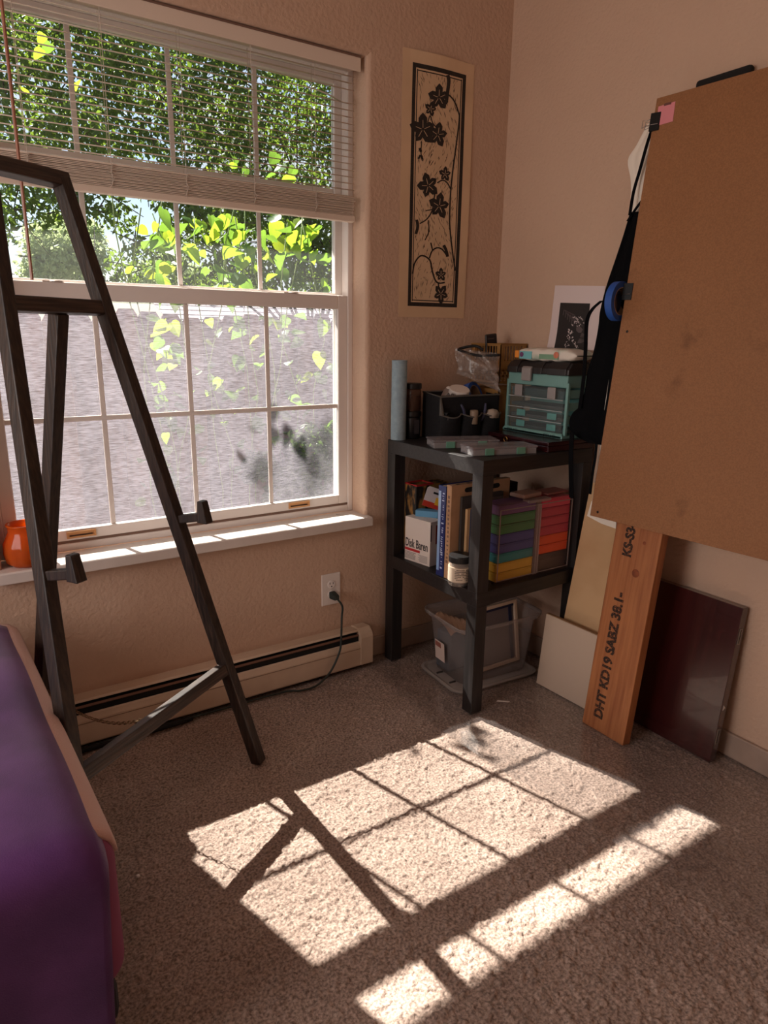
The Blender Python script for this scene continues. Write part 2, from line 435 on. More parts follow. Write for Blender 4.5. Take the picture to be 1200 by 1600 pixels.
wp(ring(MB(), sx0 + .005, sx1 - .005, .65, 1.435, FY + .074, FY + .084, .016, .016, .016, .016), 'screen_frame', M('white screen frame', srgb(215, 210, 205), .5), w1)
# stool
sill = wp(MB().prism([(.553, .585), (.553, .617), (.557, .622), (FY, .622), (FY, .605), (YW, .605), (YW, .585)], OX0 - .03, -.074, 'x'), 'window_sill', trim_white, bev=.003)
cr = onZ(537, 805, .622)
wp(MB().tube([(cr.x - .02, cr.y + .025, .6225), (cr.x - .012, cr.y + .005, .6225), (cr.x + .004, cr.y - .006, .6225), (cr.x + .022, cr.y - .004, .6225)], .0012, 5), 'hairline_crack', M('dark crack', srgb(60, 45, 40), .9), w1)

# ------------------------------------------------------------------ outdoors
struct(MB().box(-8, 12, YW + .21, 22, -.75, -.70).build('ground', M('dry lawn', srgb(108, 104, 70), .95, srgb(70, 84, 44), scale=3)))
eave_h = 2.47
struct(MB().box(-4, 3, YW + .21, 1.54, eave_h + .03, eave_h + .05).box(-4, 3, 1.53, 1.565, eave_h, eave_h + .14).build('roof_overhang', M('dark eave paint', srgb(66, 60, 64), .8)))
fence = thing('wooden_fence', 'weathered wooden fence of dog eared pickets behind the vines', 'fence', (0, 2.95, -.7))
fm = [M('fence wood %d' % i, c1, .85, c2, scale=6, stretch=(6, 6, .6)) for i, (c1, c2) in enumerate([(srgb(124, 92, 92), srgb(92, 70, 74)), (srgb(136, 104, 98), srgb(104, 80, 80)), (srgb(112, 86, 90), srgb(84, 66, 72))])]
pk = MB().prism([(-.068, 0), (.068, 0), (.068, 2.10), (.045, 2.14), (-.045, 2.14), (-.068, 2.10)], -.009, .009, 'y')
pme = [pk.build('picket', m, fence) for m in fm]
k = 0; x = -2.2
while x < 3.0:
    o = pme[k] if k < 3 else pme[k % 3].copy()
    if k >= 3: COL.objects.link(o)
    o.location = (x, random.uniform(-.004, .004), random.uniform(-.03, .03)); x += .1385; k += 1
for z in (.5, 1.75): MB().box(-2.3, 3.1, .012, .05, z, z + .09).build('rail', fm[0], fence)
# neighbour's house, low roof beyond the fence
house = thing('neighbour_house', 'neighbouring house with a pale shingled roof far behind the fence', 'house', (-1.8, 9.2, -.7))
MB().box(-2.4, 1.75, .6, 4, 0, 2.5).build('house_wall', M('house siding', srgb(205, 198, 190), .8), house)
shm = M('pale roof shingle', srgb(196, 184, 186), .85, srgb(168, 156, 160), scale=20)
sl = math.atan2(.62, 1.5)
sh0 = None
for r_ in range(9):
    y0, z0 = -.1 + .19 * r_, 2.46 + .079 * r_
    wr = 2.0 - .115 * r_
    mb = MB().box(-2.6, wr, 0, .21, 0, .016, tx(0, y0, z0) @ rX(math.degrees(sl) - 3))
    mb.build('shingle_row', shm, house)
MB().box(-2.6, 2.02, -.14, -.11, 2.36, 2.47).build('gutter', M('white gutter', srgb(225, 222, 222), .6), house)
h2 = thing('garden_shed', 'low pale shed roof glimpsed beyond the fence behind vine leaves', 'shed', (2.6, 7.0, -.7))
MB().box(-1.4, 1.4, 0, 1.6, 0, 2.1).build('shed_wall', M('shed siding', srgb(190, 180, 176), .8), h2)
for r_ in range(6):
    MB().box(-1.55, 1.55, 0, .2, 0, .016, tx(0, -.15 + .175 * r_, 2.1 + .06 * r_) @ rX(16)).build('shingle_row', shm, h2)

# foliage
def leaves(name, mat, pts, size, parent, rng, squash=.6):
    """one mesh of small folded leaf diamonds at the given points"""
    n = len(pts); pts = np.array(pts)
    d = rng.normal(size=(n, 3)); d[:, 2] -= .6; d /= np.linalg.norm(d, axis=1)[:, None]
    e = np.cross(d, rng.normal(size=(n, 3))); e /= np.linalg.norm(e, axis=1)[:, None]
    nn = np.cross(d, e)
    L = (size * rng.uniform(.7, 1.25, n))[:, None]
    V = np.stack([pts, pts + L * (.5 * d + squash * .5 * e + .1 * nn), pts + L * d, pts + L * (.5 * d - squash * .5 * e + .1 * nn)], 1).reshape(-1, 3)
    me = bpy.data.meshes.new(name); i0 = np.arange(n) * 4
    F = np.concatenate([np.stack([i0, i0 + 1, i0 + 2], 1), np.stack([i0, i0 + 2, i0 + 3], 1)])
    me.from_pydata(V.tolist(), [], F.tolist()); me.materials.append(mat)
    o = bpy.data.objects.new(name, me); COL.objects.link(o); o.parent = parent
    o['kind'] = 'stuff'
    return o
rng = np.random.default_rng(3)
bark = M('tree bark', srgb(84, 70, 60), .9, srgb(54, 46, 40), scale=20)
def tree(label, base, clusters, nleaf, size, mat, seed):
    """clusters: (x, y, z, radius) world; limbs run from the trunk to every cluster"""
    t = thing('tree', label, 'tree', base); b = Vector(base); rg = np.random.default_rng(seed)
    top = Vector((0, 0, 1.9))
    MB().tube([(0, 0, 0), (.02, .03, .9), top], [.14, .11, .08], 9).build('trunk', bark, t, smooth=True)
    br = MB(); P_ = []
    tot = sum(c[3] ** 2 for c in clusters)
    for (x, y, z, r) in clusters:
        c = Vector((x, y, z)) - b
        mid = (top + c) / 2 + Vector((0, 0, .25))
        if rg.random() < .1: br.tube([top - Vector((0, 0, .2)), mid + Vector(rg.normal(size=3)) * .25, c], [.022, .009, .004], 5)
        for _ in range(4):
            e_ = c + Vector(rg.normal(size=3)) * r * .7; br.tube([c + Vector(rg.normal(size=3)) * r * .5, e_], [.007, .003], 4)
        n = int(nleaf * r * r / tot)
        dirs = rg.normal(size=(n, 3)); dirs /= np.linalg.norm(dirs, axis=1)[:, None]
        rad = r * rg.uniform(.15, 1, n) ** .5
        P_.append(np.array(c) + dirs * rad[:, None])
    br.build('branches', bark, t)
    leaves('foliage', mat, np.concatenate(P_), size, t, rg)
    return t
def cl(px_, py_, y, rpx):
    p = onY(px_, py_, y); d = (p - CAM).length; r = rpx / FPX * d
    cap = (p.y - .7) * 1.0 + .35
    return (p.x, p.y, min(p.z, cap - r), r)
dark_leaf = leaf_mat('dark tree leaf', srgb(52, 74, 34), srgb(84, 108, 46), (.20, .30, .03), .42, 1.2)
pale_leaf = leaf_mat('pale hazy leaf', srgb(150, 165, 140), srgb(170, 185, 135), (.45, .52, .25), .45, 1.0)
cA = [cl(x + rng.uniform(-12, 12), y + rng.uniform(-12, 12), rng.uniform(4.6, 6.2), rng.uniform(34, 52)) for x in range(-60, 760, 58) for y in (10, 70, 130, 190, 245)]
cA += [cl(x + rng.uniform(-10, 10), y + rng.uniform(-10, 10), rng.uniform(4.4, 5.6), rng.uniform(20, 30)) for x in range(285, 545, 34) for y in (330, 365, 400, 440)]
cA += [cl(x, y, rng.uniform(4.4, 5.4), r) for x, y, r in ((20, 300, 44), (70, 320, 36), (110, 310, 30), (5, 350, 26), (150, 320, 28), (190, 335, 24), (395, 300, 40), (480, 310, 46), (520, 380, 50), (440, 380, 46), (360, 320, 40), (300, 300, 34), (250, 295, 30), (560, 300, 50), (500, 440, 44), (400, 440, 36), (210, 385, 22), (195, 420, 26), (240, 400, 26), (170, 440, 18))]
tree('dense shade tree with dark leaves filling the upper window panes', (2.6, 6.2, -.7), cA, 47000, .062, dark_leaf, 5)
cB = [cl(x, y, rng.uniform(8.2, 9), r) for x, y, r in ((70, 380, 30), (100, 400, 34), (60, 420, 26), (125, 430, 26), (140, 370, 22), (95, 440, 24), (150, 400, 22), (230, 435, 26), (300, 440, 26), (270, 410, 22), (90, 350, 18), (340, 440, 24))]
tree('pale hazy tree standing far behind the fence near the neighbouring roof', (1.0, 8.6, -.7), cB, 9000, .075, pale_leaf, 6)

# vine: each large leaf is a part
vl = [leaf_mat('vine leaf %d' % i, a, b, c, .62, 6) for i, (a, b, c) in enumerate([
    (srgb(96, 140, 40), srgb(140, 170, 60), (.28, .42, .03)), (srgb(120, 150, 50), srgb(160, 180, 70), (.46, .55, .04)), (srgb(70, 112, 40), srgb(100, 140, 56), (.15, .26, .03))])]
def leaf_mesh(mat, k):
    out = [(0, 0), (.16, -.07), (.36, -.02), (.47, .2), (.44, .45), (.28, .75), (0, 1.08)]
    vs = []; fs = []
    zf = lambda x, y: .35 * abs(x) * (1 - .3 * k) - .12 * y * y * (k + 1)
    mid = [(0, .05), (0, .3), (0, .55), (0, .8), (0, 1.08)]
    mb = MB()
    for s in (1, -1):
        pts = [(s * x, y, zf(x, y)) for x, y in out]
        mb.add([(0, .0, 0), *pts[1:6], (0, 1.08, zf(0, 1.08)), (0, .4, zf(0, .4))], [(0, 1, 2, 7), (7, 2, 3), (7, 3, 4), (7, 4, 5, 6)])
    me = mb.build('leaf', mat, None); d = me.data; bpy.data.objects.remove(me)
    d.polygons.foreach_set('use_smooth', [True] * len(d.polygons))
    return d
LM = [leaf_mesh(m, k) for k, m in enumerate(vl + [vl[2], vl[0], vl[2]])]
vines = []
for lab, xx in (('tall leafy vine with lime green heart shaped leaves beside the left window grille', 250), ('bushy lime green vine climbing behind the middle window panes', 370), ('lime green vine with large sunlit leaves by the right window edge', 450)):
    p = onY(xx, 560, 2.35); vines.append((xx, thing('climbing_vine', lab, 'vine', (p.x, 2.35, -.7), group='vines against the fence')))
LP = [(255, 327, 30), (288, 338, 18), (313, 355, 28), (260, 362, 18), (237, 375, 28), (300, 345, 18), (340, 340, 18), (362, 338, 24), (378, 350, 20), (400, 362, 18),
      (370, 388, 36), (345, 372, 16), (310, 395, 20), (338, 392, 14), (265, 415, 26), (240, 425, 16), (325, 420, 18), (383, 440, 22), (422, 368, 20), (435, 345, 28), (433, 375, 32),
      (415, 398, 20), (440, 395, 26), (455, 362, 26), (470, 355, 22), (440, 420, 24), (458, 445, 22), (507, 435, 14), (513, 447, 14), (520, 438, 12), (485, 352, 18), (425, 290, 28),
      (365, 245, 16), (380, 240, 18), (366, 254, 14), (325, 262, 14), (342, 285, 16), (433, 240, 20), (440, 258, 22), (430, 272, 18), (455, 275, 24), (460, 262, 16), (385, 262, 14),
      (233, 493, 22), (262, 507, 28), (240, 535, 18), (255, 545, 20), (262, 570, 24), (250, 600, 18), (275, 615, 16), (268, 645, 22), (305, 575, 14), (305, 610, 16), (325, 530, 18),
      (380, 510, 26), (405, 525, 20), (430, 500, 22), (440, 525, 20), (505, 500, 28), (500, 550, 26), (465, 585, 16), (360, 615, 18), (325, 612, 12), (215, 780, 20), (222, 755, 14),
      (280, 668, 18), (330, 640, 16), (505, 735, 16), (498, 765, 18), (318, 700, 18), (350, 660, 16), (300, 730, 16), (485, 640, 20), (510, 610, 20), (470, 530, 20), (490, 690, 18)]
rg = random.Random(11)
for _ in range(95):
    LP.append((rg.choice([rg.gauss(258, 16), rg.gauss(372, 34), rg.gauss(462, 34)]), rg.uniform(330, 780), rg.uniform(12, 24)))
for _ in range(55): LP.append((rg.choice([rg.gauss(265, 20), rg.gauss(368, 30), rg.gauss(448, 28)]), rg.uniform(325, 458), rg.uniform(16, 30)))
for _ in range(45): LP.append((rg.choice([rg.gauss(262, 14), rg.gauss(385, 40), rg.gauss(480, 28)]), rg.uniform(490, 740), rg.uniform(14, 26)))
SHL = [((752, 1146), 30), ((774, 1186), 20), ((738, 1168), 22), ((700, 1182), 16), ((640, 1166), 20), ((760, 1160), 24)]   # leaves whose shade falls on the carpet by the table leg
for (fx, fy), s in SHL:
    g_ = onZ(fx, fy, 0); yy = rg.uniform(2.2, 2.45); q_ = g_ + sdir * ((yy - g_.y) / sdir.y)
    o = bpy.data.objects.new('leaf', LM[rg.randrange(6)]); COL.objects.link(o); o.parent = vines[1][1]
    L = s / FPX * 2.6; o.scale = (L, L, L); o.rotation_euler = (R(rg.uniform(-30, 20)), R(rg.uniform(-30, 30)), R(rg.uniform(0, 360))); o.location = q_ - vines[1][1].location
for i, (px_, py_, s) in enumerate(LP):
    if px_ > 545: continue
    vx, vt = min(vines, key=lambda v: abs(v[0] - px_ - 10))
    yy = rg.uniform(2.15, 2.6) if py_ > 300 else rg.uniform(2.65, 2.85)
    p = onY(px_, py_, yy); L = s / FPX * (p - CAM).length * .92
    o = bpy.data.objects.new('leaf', LM[rg.randrange(6)]); COL.objects.link(o); o.parent = vt
    o.location = p - vt.location; o.scale = (L, L, L)
    o.rotation_euler = (R(rg.uniform(-60, 15)) - R(90) * rg.choice([0, 1]), R(rg.uniform(-40, 40)), R(rg.uniform(-60, 60)) + (math.pi if rg.random() < .3 else 0))
stm = M('vine stem', srgb(120, 140, 80), .7)
for vx, vt in vines:
    for q in range(4):
        x0 = rg.uniform(-.15, .15); pts = []
        for j in range(9):
            pts.append((x0 + .16 * math.sin(j * .7 + q * 2) * j / 8, rg.uniform(-.1, .1), j / 8 * (2.65 + .25 * q % .5)))
        MB().tube(pts, .0035, 5).build('stem', stm, vt, smooth=True)
# dark low shrub behind the lower right panes
sh = thing('garden_shrub', 'dark green garden shrub low behind the lower right window panes', 'shrub', (onY(470, 760, 2.2).x, 2.2, -.7))
pts = []
for px_, py_, r in ((480, 700, 40), (505, 760, 40), (455, 740, 30), (400, 730, 22), (515, 690, 26), (440, 780, 30)):
    c = Vector(cl(px_, py_, 2.2, r)[:3]) - sh.location; rr = r / FPX * 4.2
    d = rng.normal(size=(420, 3)); d /= np.linalg.norm(d, axis=1)[:, None]; pts.append(np.array(c) + d * (rr * rng.uniform(.2, 1, 420) ** .5)[:, None])
leaves('foliage', leaf_mat('shrub leaf', srgb(36, 56, 26), srgb(58, 82, 34), (.10, .18, .02), .4, 3), np.concatenate(pts), .05, sh, rng)
MB().tube([(0, 0, 0), (.02, 0, .6), (.1, 0, 1.0)], [.03, .02, .008], 6).build('stem', bark, sh)
# ------------------------------------------------------------------ window blind
bl = thing('window_blind', 'white mini blind half raised in the window with a bent slat', 'blind', (-.73, .64, 2.25))
bl_inv = Matrix.Translation(-bl.location)
def part(mb, name, mat, root, **k):                      # part given in world coordinates
    o = mb.build(name, mat, root, **k)
    rm = Matrix.Translation(root.location) @ root.rotation_euler.to_matrix().to_4x4()
    o.matrix_parent_inverse = rm.inverted(); return o
slat_m = M('cream blind slat', srgb(226, 208, 192), .5, spec=.35)
stack_m = slat_m
BX0, BX1, BY = -1.36, -.122, .637
part(MB().box(BX0 - .008, -.108, .606, .612, 2.196, 2.243).box(BX0, BX1, .612, .652, 2.205, 2.24), 'headrail', slat_m, bl, bev=.002)
part(MB().box(BX0 - .008, -.108, .6045, .608, 2.238, 2.244), 'valance_lip', M('dark valance strip', srgb(120, 92, 78), .7), bl)  # thin brown strip along the top of the valance
def slat_mb(tilt=0, droop=None):
    mb = MB(); nx = 26 if droop else 2
    def fn(u, v):
        x = BX0 + (BX1 - BX0) * u; a = (v - .5) * .025
        z = .0022 * (1 - (2 * v - 1) ** 2) + a * math.sin(R(tilt))
        if droop:
            k = (x + .30); z += -.021 * max(0, min(1, (x + .24) / .07)) if x > -.24 else 0
        return (x, BY + a, z)
    return mb.grid(fn, nx, 4)
base = slat_mb(15).build('slat', slat_m, bl, smooth=True, solid=.0009)
base.location = (0, 0, 0)
zs = [2.186 - .0213 * i for i in range(19)]
for i, z in enumerate(zs):
    if i == 0: o = base
    elif i == 3: o = slat_mb(15, True).build('slat', slat_m, bl, smooth=True, solid=.0009)
    else: o = base.copy(); COL.objects.link(o)
    o.matrix_parent_inverse = bl_inv; o.location = (0, 0, z)
sk = MB().box(BX0, BX1, BY - .0125, BY + .0125, 0, .0024).build('slat', stack_m, bl)
z = 1.738
for i in range(15):
    o = sk if i == 0 else sk.copy()
    if i: COL.objects.link(o)
    o.matrix_parent_inverse = bl_inv; o.location = (random.uniform(-.004, .004), random.uniform(-.003, .003), z); z += .0042
part(MB().box(BX0, BX1 + .003, BY - .014, BY + .014, 1.717, 1.737), 'bottom_rail', slat_m, bl, bev=.003)
cord_m = M('blind cord', srgb(205, 190, 176), .8)
for px_, py_ in ((18, 20), (155, 40), (278, 70), (389, 90), (489, 110)):
    x = onY(px_, py_, BY).x
    mb = MB()
    for dy in (-.0135, .0135): mb.tube([(x, BY + dy, 1.73), (x, BY + dy, 2.2)], .0009, 4)
    mb.tube([(x - .006, BY - .015, 1.735), (x + .004, BY - .019, 1.76), (x - .004, BY - .018, 1.78), (x + .005, BY - .016, 1.80)], .001, 4)
    part(mb, 'ladder_cord', cord_m, bl)
part(MB().tube([(-1.203, .598, 2.2), (-1.203, .598, 1.462)], .0048, 6), 'tilt_wand', M('brown clear wand', srgb(168, 112, 88), .3), bl)

# ------------------------------------------------------------------ baseboard heater, outlet, cords
hm = M('cream heater enamel', srgb(222, 198, 174), .45, srgb(205, 180, 156), scale=5)
blk = M('black void', srgb(14, 12, 12), .8)
ht = thing('baseboard_heater', 'cream metal baseboard heater running under the window', 'heater', (-.75, .56, 0))
HX0, HX1 = -2.6, -.158
part(MB().prism([(YW, .016), (YW, .16), (.530, .166), (.524, .160), (.528, .157), (.580, .150), (.585, .016)], HX0, HX1, 'x'), 'back_plate', hm, ht)
part(MB().prism([(.512, .014), (.508, .02), (.508, .098), (.513, .117), (.520, .120), (.522, .115), (.517, .098), (.517, .014)], HX0, HX1, 'x'), 'front_panel', hm, ht)
part(MB().box(HX0, HX1, .507, .509, .090, .0925), 'panel_groove', M('heater groove', srgb(150, 124, 104), .6), ht)
part(MB().prism([(.521, .140), (.528, .145), (.526, .148), (.519, .143)], HX0, HX1, 'x'), 'damper_blade', M('rusty damper', srgb(120, 84, 66), .6), ht)
part(MB().box(HX0, HX1, .524, .583, .02, .146), 'heating_element', blk, ht)
part(MB().prism([(YW, .016), (YW, .163), (.535, .170), (.512, .150), (.506, .135), (.506, .016)], HX1, -.097, 'x'), 'end_cap', hm, ht, bev=.004)
part(MB().box(HX0, HX1, .53, .58, 0, .03), 'gap_shade_strip', blk, ht)  # black strip standing in for the shade in the gap under the heater
oc = onY(516.5, 920, YW)
ou = thing('wall_outlet', 'white duplex wall outlet with one plug in it', 'outlet', (oc.x, YW, oc.z))
plate = M('white outlet plastic', srgb(232, 220, 212), .35)
MB().box(-.0425, .0425, -.006, 0, -.066, .066).build('plate', plate, ou, bev=.003)
for dz in (.021, -.021):
    rc = MB().lathe([(.0165, 0), (.0165, .0025), (.015, .0032)], (0, -.006, dz), 24, rX(90)).build('receptacle', M('outlet face', srgb(238, 228, 222), .35), ou)
    MB().box(-.0085, -.006, -.0095, -.0088, dz + .001, dz + .009).box(.006, .0085, -.0095, -.0088, dz + .001, dz + .009).lathe([(.003, 0), (.003, .0006)], (0, -.0088, dz - .008), 10, rX(90)).build('slot', blk, rc)
cg = M('dark green cord', srgb(34, 44, 40), .45)
pc = thing('power_cord', 'dark green power cord hanging from the wall outlet to the carpet', 'cord', (oc.x, .5, 0))
part(MB().hexa([(oc.x - .013, YW - .009, oc.z - .036), (oc.x + .013, YW - .009, oc.z - .036), (oc.x + .013, YW - .009, oc.z - .006), (oc.x - .013, YW - .009, oc.z - .006)],
               [(oc.x - .006, YW - .045, oc.z - .036), (oc.x + .016, YW - .045, oc.z - .036), (oc.x + .016, YW - .045, oc.z - .016), (oc.x - .006, YW - .045, oc.z - .016)]), 'plug', cg, pc, bev=.004)
def smooth_path(P_, k=6):
    P_ = [Vector(p) for p in P_]; out = []
    for i in range(len(P_) - 1):
        a, b, c, d = P_[max(i - 1, 0)], P_[i], P_[i + 1], P_[min(i + 2, len(P_) - 1)]
        for j in range(k):
            t = j / k
            out.append(.5 * ((2 * b) + (c - a) * t + (2 * a - 5 * b + 4 * c - d) * t * t + (3 * b - a - 3 * c + d) * t ** 3))
    return out + [P_[-1]]
pts = [(oc.x + .004, YW - .04, oc.z - .026), (oc.x + .022, .535, oc.z - .06)] + [tuple(onY(x, y, yy)) for x, y, yy in ((534, 965, .515), (533, 1000, .495), (530, 1020, .485), (516, 1050, .48))]
pts += [tuple(onZ(x, y, .008)) for x, y in ((495, 1071), (470, 1079), (440, 1082))] + [(-.75, .50, .006), (-1.2, .51, .006)]
part(MB().tube(smooth_path(pts), .0042, 8), 'cable', cg, pc, smooth=True)
bc = tag(MB().tube(smooth_path([(-.86, .492, .009), (-1.0, .483, .011), (-1.2, .49, .009), (-1.5, .50, .009)]), .009, 8).build('floor_cable', blk, smooth=True), 'thick black cable lying on the carpet along the heater', 'cable')

# ------------------------------------------------------------------ easel
ew = M('dark stained easel wood', srgb(36, 28, 25), .48, srgb(70, 54, 45), scale=10, stretch=(14, 14, .5), contrast=(.4, .75), bump=.3, bscale=10)
ea, eph = R(32), R(12)
eu = Vector((math.cos(ea), math.sin(ea), 0)); en = Vector((-eu.y, eu.x, 0)); ewv = math.sin(eph) * en + math.cos(eph) * Vector((0, 0, 1))
Fr = Vector((-.758, .145, 0))
ez = thing('easel', 'dark stained wooden A frame easel standing before the window', 'easel', (-1.05, .05, 0))
ef = eu.cross(ewv).normalized()                     # easel front normal (towards the room)
def EP(a, w, d=0): return Fr + eu * a + ewv * w + ef * d
ctr = -.331
ew2 = M('dark easel brace wood', srgb(44, 34, 30), .45, srgb(88, 68, 57), scale=10, stretch=(.8, .8, 16), contrast=(.4, .75), bump=.3, bscale=10)
def legat(s, w): return -.238 * w / 1.735 if s > 0 else -.662 + .222 * w / 1.735
def ebar(p, q, w, h): return MB().bar(p, q, w, h, ef)
for s in (1, -1):
    lg = part(ebar(EP(legat(s, 0), .0), EP(legat(s, 1.735), 1.728), .034, .038), 'leg', ew, ez, bev=.004)
    pegw = .825 if s > 0 else .80
    xx = legat(s, pegw)
    pg = part(MB().bar(EP(xx, pegw, .01), EP(xx, pegw, .10), .022, .024), 'peg', ew, ez, bev=.003)
    pb = MB(); c = EP(xx, pegw, .10); ax = ef.copy(); ax.z = 0; ax.normalize(); sd_ = Vector((-ax.y, ax.x, 0))
    b = [c + sd_ * i * .015 + ax * j + Vector((0, 0, -.018)) for i, j in ((-1, -.012), (1, -.012), (1, .022), (-1, .022))]
    t = [c + sd_ * i * .013 + ax * j + Vector((0, 0, .045)) for i, j in ((-1, -.010), (1, -.010), (1, .008), (-1, .008))]
    pbo = part(pb.hexa(b, t), 'peg_stop', ew, ez, bev=.003)
part(ebar(EP(legat(-1, 1.72) - .016, 1.722), EP(legat(1, 1.72) + .016, 1.722), .036, .036), 'top_bar', ew2, ez, bev=.004)
part(ebar(EP(legat(-1, 1.415), 1.412), EP(legat(1, 1.415), 1.412), .036, .03), 'middle_bar', ew2, ez, bev=.004)
part(ebar(EP(legat(-1, .33), .325), EP(legat(1, .35), .345), .036, .03), 'lower_brace', ew2, ez, bev=.003)
H0 = EP(ctr, 1.398, -.012); foot = Vector((-1.352, .478, 0))
part(MB().bar(foot + Vector((0, 0, .0)), H0, .036, .034, eu), 'rear_leg', ew, ez, bev=.003)
part(MB().box(-.05, .05, -.012, .012, -.004, .004, Matrix.Translation(H0 + Vector((0, 0, .012))) @ rZ(32)), 'hinge', M('dark hinge', srgb(60, 46, 40), .4, metal=.7), ez)
ch0 = foot.lerp(H0, .22); ch1 = EP(ctr + .02, .335, -.02)
ch = MB(); N_ = 44
for i in range(N_):
    t = (i + .5) / N_; p = ch0.lerp(ch1, t) + Vector((0, 0, -.075 * 4 * t * (1 - t)))
    t2 = t + .01; p2 = ch0.lerp(ch1, t2) + Vector((0, 0, -.075 * 4 * t2 * (1 - t2)))
    d = (p2 - p).normalized(); sd_ = d.cross(Vector((0, 0, 1))).normalized(); u2 = sd_ if i % 2 else sd_.cross(d).normalized()
    ch.tube([p + d * .0085 * math.cos(a) + u2 * .0045 * math.sin(a) for a in [2 * math.pi * j / 7 for j in range(7)]], .0014, 4, closed=True)
part(ch, 'chain', M('brass chain', srgb(150, 124, 96), .3, metal=.9), ez)

# ------------------------------------------------------------------ orange jar on the sill
pj = thing('pumpkin_jar', 'ribbed orange glass pumpkin jar on the window sill', 'jar', (-1.297, .620, .622))
def jm():
    m, t, out = _mat('orange glass')
    tl = t.nodes.new('ShaderNodeBsdfTranslucent'); tl.inputs[0].default_value = (1, .34, .06, 1)
    b = t.nodes.new('ShaderNodeBsdfPrincipled'); sv(b, 'Base Color', c4(srgb(214, 104, 40))); sv(b, 'Roughness', .12)
    ms = t.nodes.new('ShaderNodeMixShader'); ms.inputs[0].default_value = .45
    t.links.new(b.outputs[0], ms.inputs[1]); t.links.new(tl.outputs[0], ms.inputs[2]); t.links.new(ms.outputs[0], out.inputs[0]); return m
ogl = jm()
rib = lambda a, z: 1 - .05 * abs(math.cos(4.5 * a)) ** 6 * max(0, min(1, (.11 - z) / .04))
MB().lathe([(.001, 0), (.045, 0), (.060, .012), (.066, .04), (.064, .07), (.052, .096), (.047, .106), (.047, .122), (.051, .126), (.051, .130), (.044, .130), (.042, .108), (.056, .08), (.058, .02), (.001, .01)], n=54, fn=rib).build('jar_body', ogl, pj, smooth=True)
MB().lathe([(.001, .012), (.054, .012), (.058, .05), (.056, .066), (.001, .066)], n=32).build('candle_wax', M('orange wax', srgb(190, 74, 26), .5), pj, smooth=True)
for a in (-.35, .1, .5): MB().tube([(.003 * math.sin(a * 9), .01 * a, .066), (.004 * a, .012 * a, .078)], .001, 5).build('wick', blk, pj)

# ------------------------------------------------------------------ wall print (linocut of orchids)
po = thing('orchid_print', 'tall linocut print of black orchids pinned to the wall', 'print', (.215, YW - .001, 1.39))
paper = M('cream print paper', srgb(222, 190, 156), .85, srgb(212, 180, 146), scale=6)
ink = M('black printing ink', srgb(30, 24, 22), .6, srgb(48, 40, 36), scale=160, contrast=(.45, .7))
pTL, pTR, pBR, pBL = [onY(x, y, YW) for x, y in ((629, 73), (741, 102), (724, 497.5), (622, 495))]
def pbow(u, v): return .0015 + .010 * (math.sin(math.pi * u) ** 2) * max(0, v - .82) / .18 + .004 * math.sin(math.pi * min(1, v * 1.1)) * u
def pquad(u, v, off=0):
    p = pBL.lerp(pBR, u).lerp(pTL.lerp(pTR, u), v); p.y = YW - pbow(u, v) - off; return p
part(MB().grid(lambda u, v: pquad(u, v), 10, 30), 'paper_sheet', paper, po, solid=.0006)
def puv(px_, py_):
    p = onY(px_, py_, YW); u = (p.x - pBL.x) / (pBR.x - pBL.x); v = (p.z - pBL.z) / (pTL.z - pBL.z); return u, v
def ppt(px_, py_, off=.0008):
    u, v = puv(px_, py_); p = pquad(min(1, max(0, u)), min(1, max(0, v)), off); return p
bo = [puv(*p) for p in ((645, 98), (727, 120), (713, 481), (636, 478))]
u0, u1, v0, v1 = (bo[0][0] + bo[3][0]) / 2, (bo[1][0] + bo[2][0]) / 2, (bo[2][1] + bo[3][1]) / 2, (bo[0][1] + bo[1][1]) / 2
def strip(ua, ub, va, vb, off): return MB().grid(lambda u, v: pquad(ua + (ub - ua) * u, va + (vb - va) * v, off), 6 if ub - ua > .2 else 1, 24 if vb - va > .2 else 1)
for ua, ub, va, vb in ((u0, u0 + .045, v0, v1), (u1 - .05, u1, v0, v1), (u0, u1, v0, v0 + .016), (u0, u1, v1 - .016, v1)):
    part(strip(ua, ub, va, vb, .0006), 'printed_border', ink, po)
for ua, ub, va, vb in ((u0 + .058, u0 + .07, v0 + .02, v1 - .02), (u1 - .075, u1 - .062, v0 + .02, v1 - .02), (u0 + .06, u1 - .06, v0 + .022, v0 + .026), (u0 + .06, u1 - .06, v1 - .026, v1 - .022)):
    part(strip(ua, ub, va, vb, .0006), 'border_line', ink, po)
def ribbon(pts, w):
    P_ = smooth_path([(x, y, 0) for x, y in pts], 5); vs = []
    for i, p in enumerate(P_):
        d = (P_[min(i + 1, len(P_) - 1)] - P_[max(i - 1, 0)]).normalized(); nn = Vector((-d.y, d.x, 0)) * w / 2
        vs += [ppt((p + nn).x, (p + nn).y, .0011), ppt((p - nn).x, (p - nn).y, .0011)]
    return MB().add(vs, [(2 * i, 2 * i + 1, 2 * i + 3, 2 * i + 2) for i in range(len(P_) - 1)])
